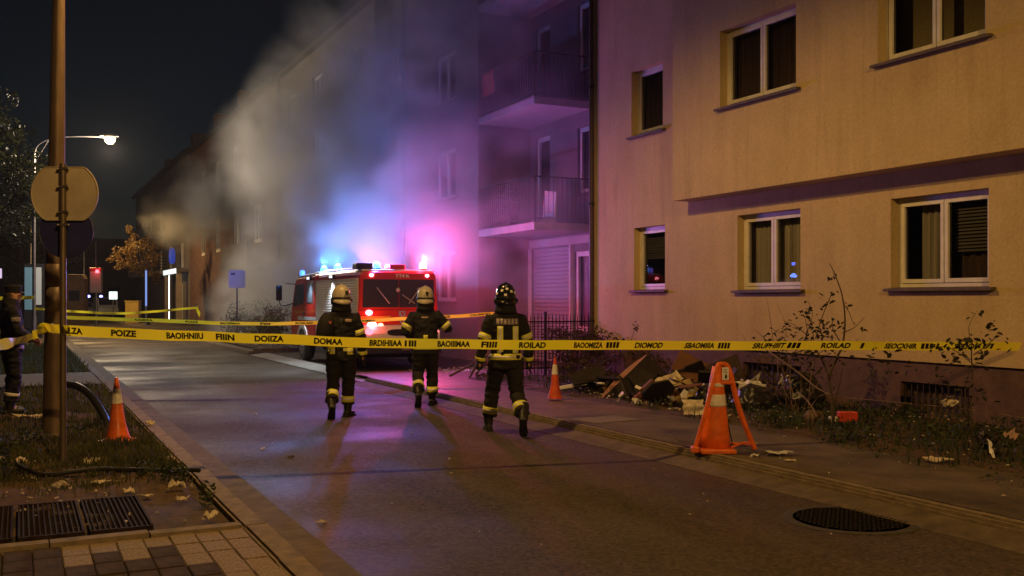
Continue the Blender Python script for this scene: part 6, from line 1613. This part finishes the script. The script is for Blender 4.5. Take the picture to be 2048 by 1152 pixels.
tree('amber-lit autumn tree on the right far down the street', (7.2, 66, .1), 5.4, 0, [((-.5, -.3, 3.6), 1.0), ((-1.3, -.2, 4.1), .9), ((-.6, .2, 5.0), 1.0), ((.3, 0, 4.4), 1.0), ((-1.7, 0, 4.0), .6), ((.2, -.2, 3.0), .7), ((-.9, -.3, 5.6), .6)], M_tree2, 560, .075, (-.2, 0), 'autumn trees', 3)
tree('dim tree filling the gap at the far street end', (0, 96, 0), 9, 0, [((0, 0, 5), 2.8), ((3, 0, 5.6), 2.4), ((-3.4, 0, 6), 2.6), ((.6, 0, 7.6), 2.2)], MATS['black green leaves'], 160, .16, (.2, 0), 'trees along the left', 4)
random.seed(5)

# ------------------------------------------------------------------ small things far down the street
bk = thing('signal_cabinet', 'white cabinet with red lamp on top of a post far down the street', 'cabinet', (3.95, 62, 0), R(-20))
MB().tube([(0, 0, 0), (0, 0, 2.1)], .07, 8).build('post', M_steel, bk, True); MB().box(-.32, .32, -.2, .2, 2.05, 3.3).build('cabinet', mat('pinkish white cabinet', (0.34, 0.27, 0.23), .6, .1, 4), bk, bevel=.06)
MB().box(-.34, .34, -.22, .22, 3.3, 3.5).build('cap', mat('dark red cap', (0.25, 0.02, 0.02), .4), bk, bevel=.05); MB().lathe([(.10, 0), (.10, .12), (.04, .18)], 10, (.12, -.24, 3.2)).build('red_lamp', glow('lit red lens', (1, .1, .14), 9), bk, True)
MB().tube([(-.05, .1, 3.5), (-.05, .1, 5.0)], .025, 6).build('mast', M_steel, bk)
lamp('red_light', 'POINT', (.12, -.6, 3.4), 12, REDL, bk, .05)
ks = thing('kiosk', 'small ochre kiosk with dark hatch left of the white cabinet', 'kiosk', (3.0, 64, 0), R(-20))
MB().prism([(-.55, .2), (.55, .2), (.55, 2.9), (.4, 3.15), (-.4, 3.15), (-.55, 2.9)], 'y', -.4, .4).build('hut', mat('ochre board', (0.16, 0.09, 0.035), .7, .2, 4), ks, bevel=.05); MB().box(-.3, .3, -.43, -.401, 1.6, 2.2).build('hatch', M_under, ks)
yb = thing('grit_box', 'upright yellow box on the right kerb under the autumn tree', 'box', (6.9, 72, .1), R(-20))
MB().box(-.44, .44, -.35, .35, 0, 1.42).build('box', mat('dull yellow paint', (0.45, 0.30, 0.05), .6, .15, 4), yb, bevel=.03); MB().box(-.48, .48, -.39, .39, 1.42, 1.50).build('lid', MATS['dull yellow paint'], yb, bevel=.02)
cl_ = thing('lit_sign', 'small white-green glowing square sign far down the street', 'lit sign', (6.5, 83, .1), R(-20))
MB().tube([(0, 0, 0), (0, 0, 1.7)], .05, 6).build('post', M_steel, cl_); MB().box(-.30, .30, -.08, .08, 1.6, 2.2).build('panel', glow('mint white panel', (0.75, 1.0, 0.92), 1.6), cl_, bevel=.04)
for lab, x, z, c in (('left one of two tiny blue lights at the street end', 6.75, 1.9, 0), ('right one of two tiny blue lights at the street end', 8.0, 1.9, 0)):
    o_ = thing('blue_light', lab, 'light', (x, 118, 0)); MB().tube([(0, 0, 0), (0, 0, z)], .06, 6).build('post', M_iron, o_); MB().lathe([(0, 0), (.16, .08), (.16, .22), (0, .30)], 10, (0, 0, z)).build('lens', glow('distant blue lamp', (0.25, 0.25, 1.0), 8.0), o_, True)
bp_ = thing('blue_post', 'slim blue-lit post at the far right kerb', 'post', (6.75, 63, .1)); MB().tube([(0, 0, 0), (0, 0, 3.4)], .045, 8).build('post', mat('bluish steel', (0.25, 0.32, 0.45), .4, .1, 4, metal=.3), bp_, True); MB().box(-.05, .05, -.06, -.045, 1.2, 3.3).build('led_strip', glow('blue led strip', (0.25, 0.4, 1.0), .8), bp_)
bs = thing('oval_sign', 'upright blue oval sign above the far lit porch', 'sign', (9.9, 75.8, 3.8)); MB().tube([(0, 0, 0), (0, 0, .5)], .03, 6).build('bracket', M_steel, bs); MB().tube([(0, 0, .45), (0, 0, .55), (0, 0, 1.0), (0, 0, 1.5), (0, 0, 1.62)], [(.05, .05), (.2, .07), (.24, .08), (.2, .07), (.05, .04)], 14).build('oval', glow('blue oval', (0.03, 0.07, 0.5), .5), bs, True)
fp = thing('far_lamp', 'thin far lamp mast with tiny white lamp', 'street lamp', (4.9, 92, 0)); MB().tube([(0, 0, 0), (0, 0, 6.6), (.5, 0, 7.0)], .05, 6).build('mast', M_steel, fp); MB().lathe([(0, 0), (.12, .05), (0, .12)], 8, (.55, 0, 6.98)).build('lens', glow('far white lamp', (1, .98, .9), 10), fp)
ad = thing('advert_panel', 'lit advertising panel behind the slim lamp post', 'advert panel', (.55, 46, .05), R(-24)); MB().box(-.40, .40, -.1, .1, .4, 3.1).build('case', M_under, ad, bevel=.03); MB().box(-.34, -.04, -.12, -.101, 1.2, 2.95).build('screen', glow('teal screen', (0.25, 0.5, 0.65), .10), ad); MB().box(.12, .34, -.12, -.101, 1.4, 2.95).build('screen', glow('white screen', (0.8, 0.85, 0.8), .13), ad); MB().box(-.3, .3, -.08, .08, 0, .4).build('foot', M_under, ad)
sn = thing('lit_shop_sign', 'small lilac lit sign board at the left picture edge', 'lit sign', (-1.3, 52, 0), R(-24)); MB().tube([(0, 0, 0), (0, 0, 3.2)], .05, 6).build('post', M_iron, sn); MB().box(-.6, .6, -.08, .08, 2.65, 3.1).build('panel', glow('lilac panel', (0.75, 0.6, 0.85), .8), sn, bevel=.02)
ws = thing('white_van', 'small pale van parked at the far end', 'van', (6.9, 96, 0), R(2)); MB().prism([(-1.9, .35), (-2, .9), (-1.4, 1.2), (-.9, 1.85), (1.9, 1.9), (2.0, .35)], 'x', -.85, .85).build('body', M_carwhite, ws, bevel=.08)
for yy in (-1.2, 1.2):
    for x in (-.82, .82): MB().tube([(x - .1, yy, .32), (x + .1, yy, .32)], .32, 14).build('wheel', M_tyre, ws, True)
MB().prism([(-1.42, 1.22), (-.95, 1.80), (-.98, 1.82), (-1.46, 1.24)], 'x', -.7, .7).build('windscreen', M_dglass, ws)
hg = thing('hedge', 'dark hedge along the left verge behind the policeman', 'hedge', (-6, 44, 0)); m_ = MB()
for k in range(50): cloud(m_, (random.uniform(-4, 4), random.uniform(-5, 5), random.uniform(.4, 1.6)), (.9, .9, .7), 70, .09)
m_.build('foliage', MATS['black green leaves'], hg, fix=False); MB().tube([(0, 0, 0), (0, 0, .8)], .06, 6).build('stem', M_bark, hg)

# ------------------------------------------------------------------ drifting smoke
def smoke(name, box, blobs, gain, col_, seed, voxel=.16, nscale=.62):
    """volume grid filled from soft ellipsoids broken up by billowing noise"""
    x0, x1, y0, y1, z0, z1 = box
    m = bpy.data.materials.new(name); m.use_nodes = True
    nt = m.node_tree; n = nt.nodes; l = nt.links
    n.remove(n['Principled BSDF'])
    pvn = n.new('ShaderNodeVolumePrincipled'); pvn.inputs['Color'].default_value = (*col_, 1); pvn.inputs['Anisotropy'].default_value = 0.1; pvn.inputs['Density'].default_value = gain
    l.new(pvn.outputs[0], n['Material Output'].inputs['Volume'])
    gt_ = bpy.data.node_groups.new(name, 'GeometryNodeTree')
    gt_.interface.new_socket('Geometry', in_out='INPUT', socket_type='NodeSocketGeometry')
    gt_.interface.new_socket('Geometry', in_out='OUTPUT', socket_type='NodeSocketGeometry')
    n = gt_.nodes; l = gt_.links
    go_ = n.new('NodeGroupOutput'); vc = n.new('GeometryNodeVolumeCube'); sm_ = n.new('GeometryNodeSetMaterial'); sm_.inputs['Material'].default_value = m
    vc.inputs['Min'].default_value = (x0, y0, z0); vc.inputs['Max'].default_value = (x1, y1, z1)
    for ax, a, b in (('X', x0, x1), ('Y', y0, y1), ('Z', z0, z1)): vc.inputs['Resolution ' + ax].default_value = max(2, int((b - a) / voxel))
    l.new(vc.outputs[0], sm_.inputs[0]); l.new(sm_.outputs[0], go_.inputs[0])
    P0 = n.new('GeometryNodeInputPosition').outputs[0]
    def wob_(src, sc, amp, det):
        wz = n.new('ShaderNodeTexNoise'); wz.inputs['Scale'].default_value = sc; wz.inputs['Detail'].default_value = det; l.new(src, wz.inputs['Vector'])
        sb = n.new('ShaderNodeVectorMath'); sb.operation = 'SUBTRACT'; sb.inputs[1].default_value = (.5, .5, .5); l.new(wz.outputs['Color'], sb.inputs[0])
        wp = n.new('ShaderNodeVectorMath'); wp.operation = 'MULTIPLY_ADD'; wp.inputs[1].default_value = amp; l.new(sb.outputs[0], wp.inputs[0]); l.new(src, wp.inputs[2])
        return wp.outputs[0]
    Pw = wob_(P0, .22, (2.6, 7.0, 4.2), 3)
    Pn = wob_(wob_(P0, .16, (4.0, 4.0, 4.0), 2), .6, (1.3, 1.3, 1.3), 2)
    tot = None
    for (c, r, w) in blobs:
        a = n.new('ShaderNodeVectorMath'); a.operation = 'SUBTRACT'; a.inputs[1].default_value = c; l.new(Pw, a.inputs[0])
        d = n.new('ShaderNodeVectorMath'); d.operation = 'DIVIDE'; d.inputs[1].default_value = r; l.new(a.outputs[0], d.inputs[0])
        le = n.new('ShaderNodeVectorMath'); le.operation = 'LENGTH'; l.new(d.outputs[0], le.inputs[0])
        mr = n.new('ShaderNodeMapRange'); mr.interpolation_type = 'SMOOTHSTEP'; mr.inputs[1].default_value = 1.0; mr.inputs[2].default_value = 0.15; mr.inputs[3].default_value = 0; mr.inputs[4].default_value = w
        l.new(le.outputs['Value'], mr.inputs[0])
        if tot is None: tot = mr.outputs[0]
        else:
            ad_ = n.new('ShaderNodeMath'); ad_.operation = 'ADD'; l.new(tot, ad_.inputs[0]); l.new(mr.outputs[0], ad_.inputs[1]); tot = ad_.outputs[0]
    mp = n.new('ShaderNodeVectorMath'); mp.operation = 'MULTIPLY_ADD'; mp.inputs[1].default_value = (1.0, .62, 1.15); mp.inputs[2].default_value = (seed, seed, seed); l.new(Pn, mp.inputs[0])
    nz = n.new('ShaderNodeTexNoise'); nz.inputs['Scale'].default_value = nscale; nz.inputs['Detail'].default_value = 6.0; nz.inputs['Roughness'].default_value = .60; l.new(mp.outputs[0], nz.inputs['Vector'])
    nc = n.new('ShaderNodeMath'); nc.operation = 'MULTIPLY_ADD'; nc.inputs[1].default_value = 5.2; nc.inputs[2].default_value = -2.55; l.new(nz.outputs[0], nc.inputs[0])
    er = n.new('ShaderNodeMapRange'); er.inputs[1].default_value = 0.0; er.inputs[2].default_value = .35; er.inputs[3].default_value = 0.0; er.inputs[4].default_value = 1.0; l.new(tot, er.inputs[0])
    mu = n.new('ShaderNodeMath'); mu.operation = 'MULTIPLY_ADD'; l.new(nc.outputs[0], mu.inputs[0]); l.new(er.outputs[0], mu.inputs[1]); l.new(tot, mu.inputs[2])
    fin = n.new('ShaderNodeMapRange'); fin.inputs[1].default_value = 0.02; fin.inputs[2].default_value = 1.5; fin.inputs[3].default_value = 0.0; fin.inputs[4].default_value = 1.0; l.new(mu.outputs[0], fin.inputs[0])
    l.new(fin.outputs[0], vc.inputs['Density'])
    o_ = MB().box(*box).build(name, m)
    o_.modifiers.new('smoke', 'NODES').node_group = gt_
    return o_
sm = smoke('smoke', (5.0, 12.0, 18.6, 72, 0.1, 12.5), [
    ((8.9, 50.0, 7.0), (2.4, 11.0, 2.3), .62), ((9.0, 38.5, 7.6), (2.6, 10.5, 3.0), .52), ((9.2, 28.5, 8.0), (2.5, 10.0, 3.8), .40), ((8.9, 63.0, 7.0), (2.2, 10.5, 2.4), .8),
    ((8.7, 39.5, 1.2), (2.6, 5.8, 2.4), .95), ((8.9, 34.0, 2.9), (2.6, 5.6, 2.6), .95), ((9.0, 28.5, 4.4), (2.8, 7.5, 3.4), .72), ((9.2, 23.6, 4.2), (2.0, 4.5, 3.4), .34),
    ((9.6, 30.0, 5.6), (3.4, 16.0, 7.0), .30), ((10.8, 21.3, 4.8), (2.6, 4.8, 6.0), .26), ((8.4, 25.8, 3.6), (2.4, 5.0, 2.0), .36)], .66, (.92, .91, .90), 3.7)
tag(sm, 'grey smoke drifting up across the houses behind the fire engine', 'smoke', kind='stuff')

# ------------------------------------------------------------------ thin smoky air over the street
m = bpy.data.materials.new('hazy air'); m.use_nodes = True
nn_ = m.node_tree.nodes; nn_.remove(nn_['Principled BSDF'])
pv_ = nn_.new('ShaderNodeVolumePrincipled'); pv_.inputs['Color'].default_value = (.9, .9, .9, 1); pv_.inputs['Density'].default_value = .0003; pv_.inputs['Anisotropy'].default_value = .45
m.node_tree.links.new(pv_.outputs[0], nn_['Material Output'].inputs['Volume'])
hz = MB().box(-70, 40, -30, 178, -1.2, 16).build('haze', m)
tag(hz, 'thin smoky night air over the street', 'haze', kind='stuff')

bpy.data.scenes.remove(bench)
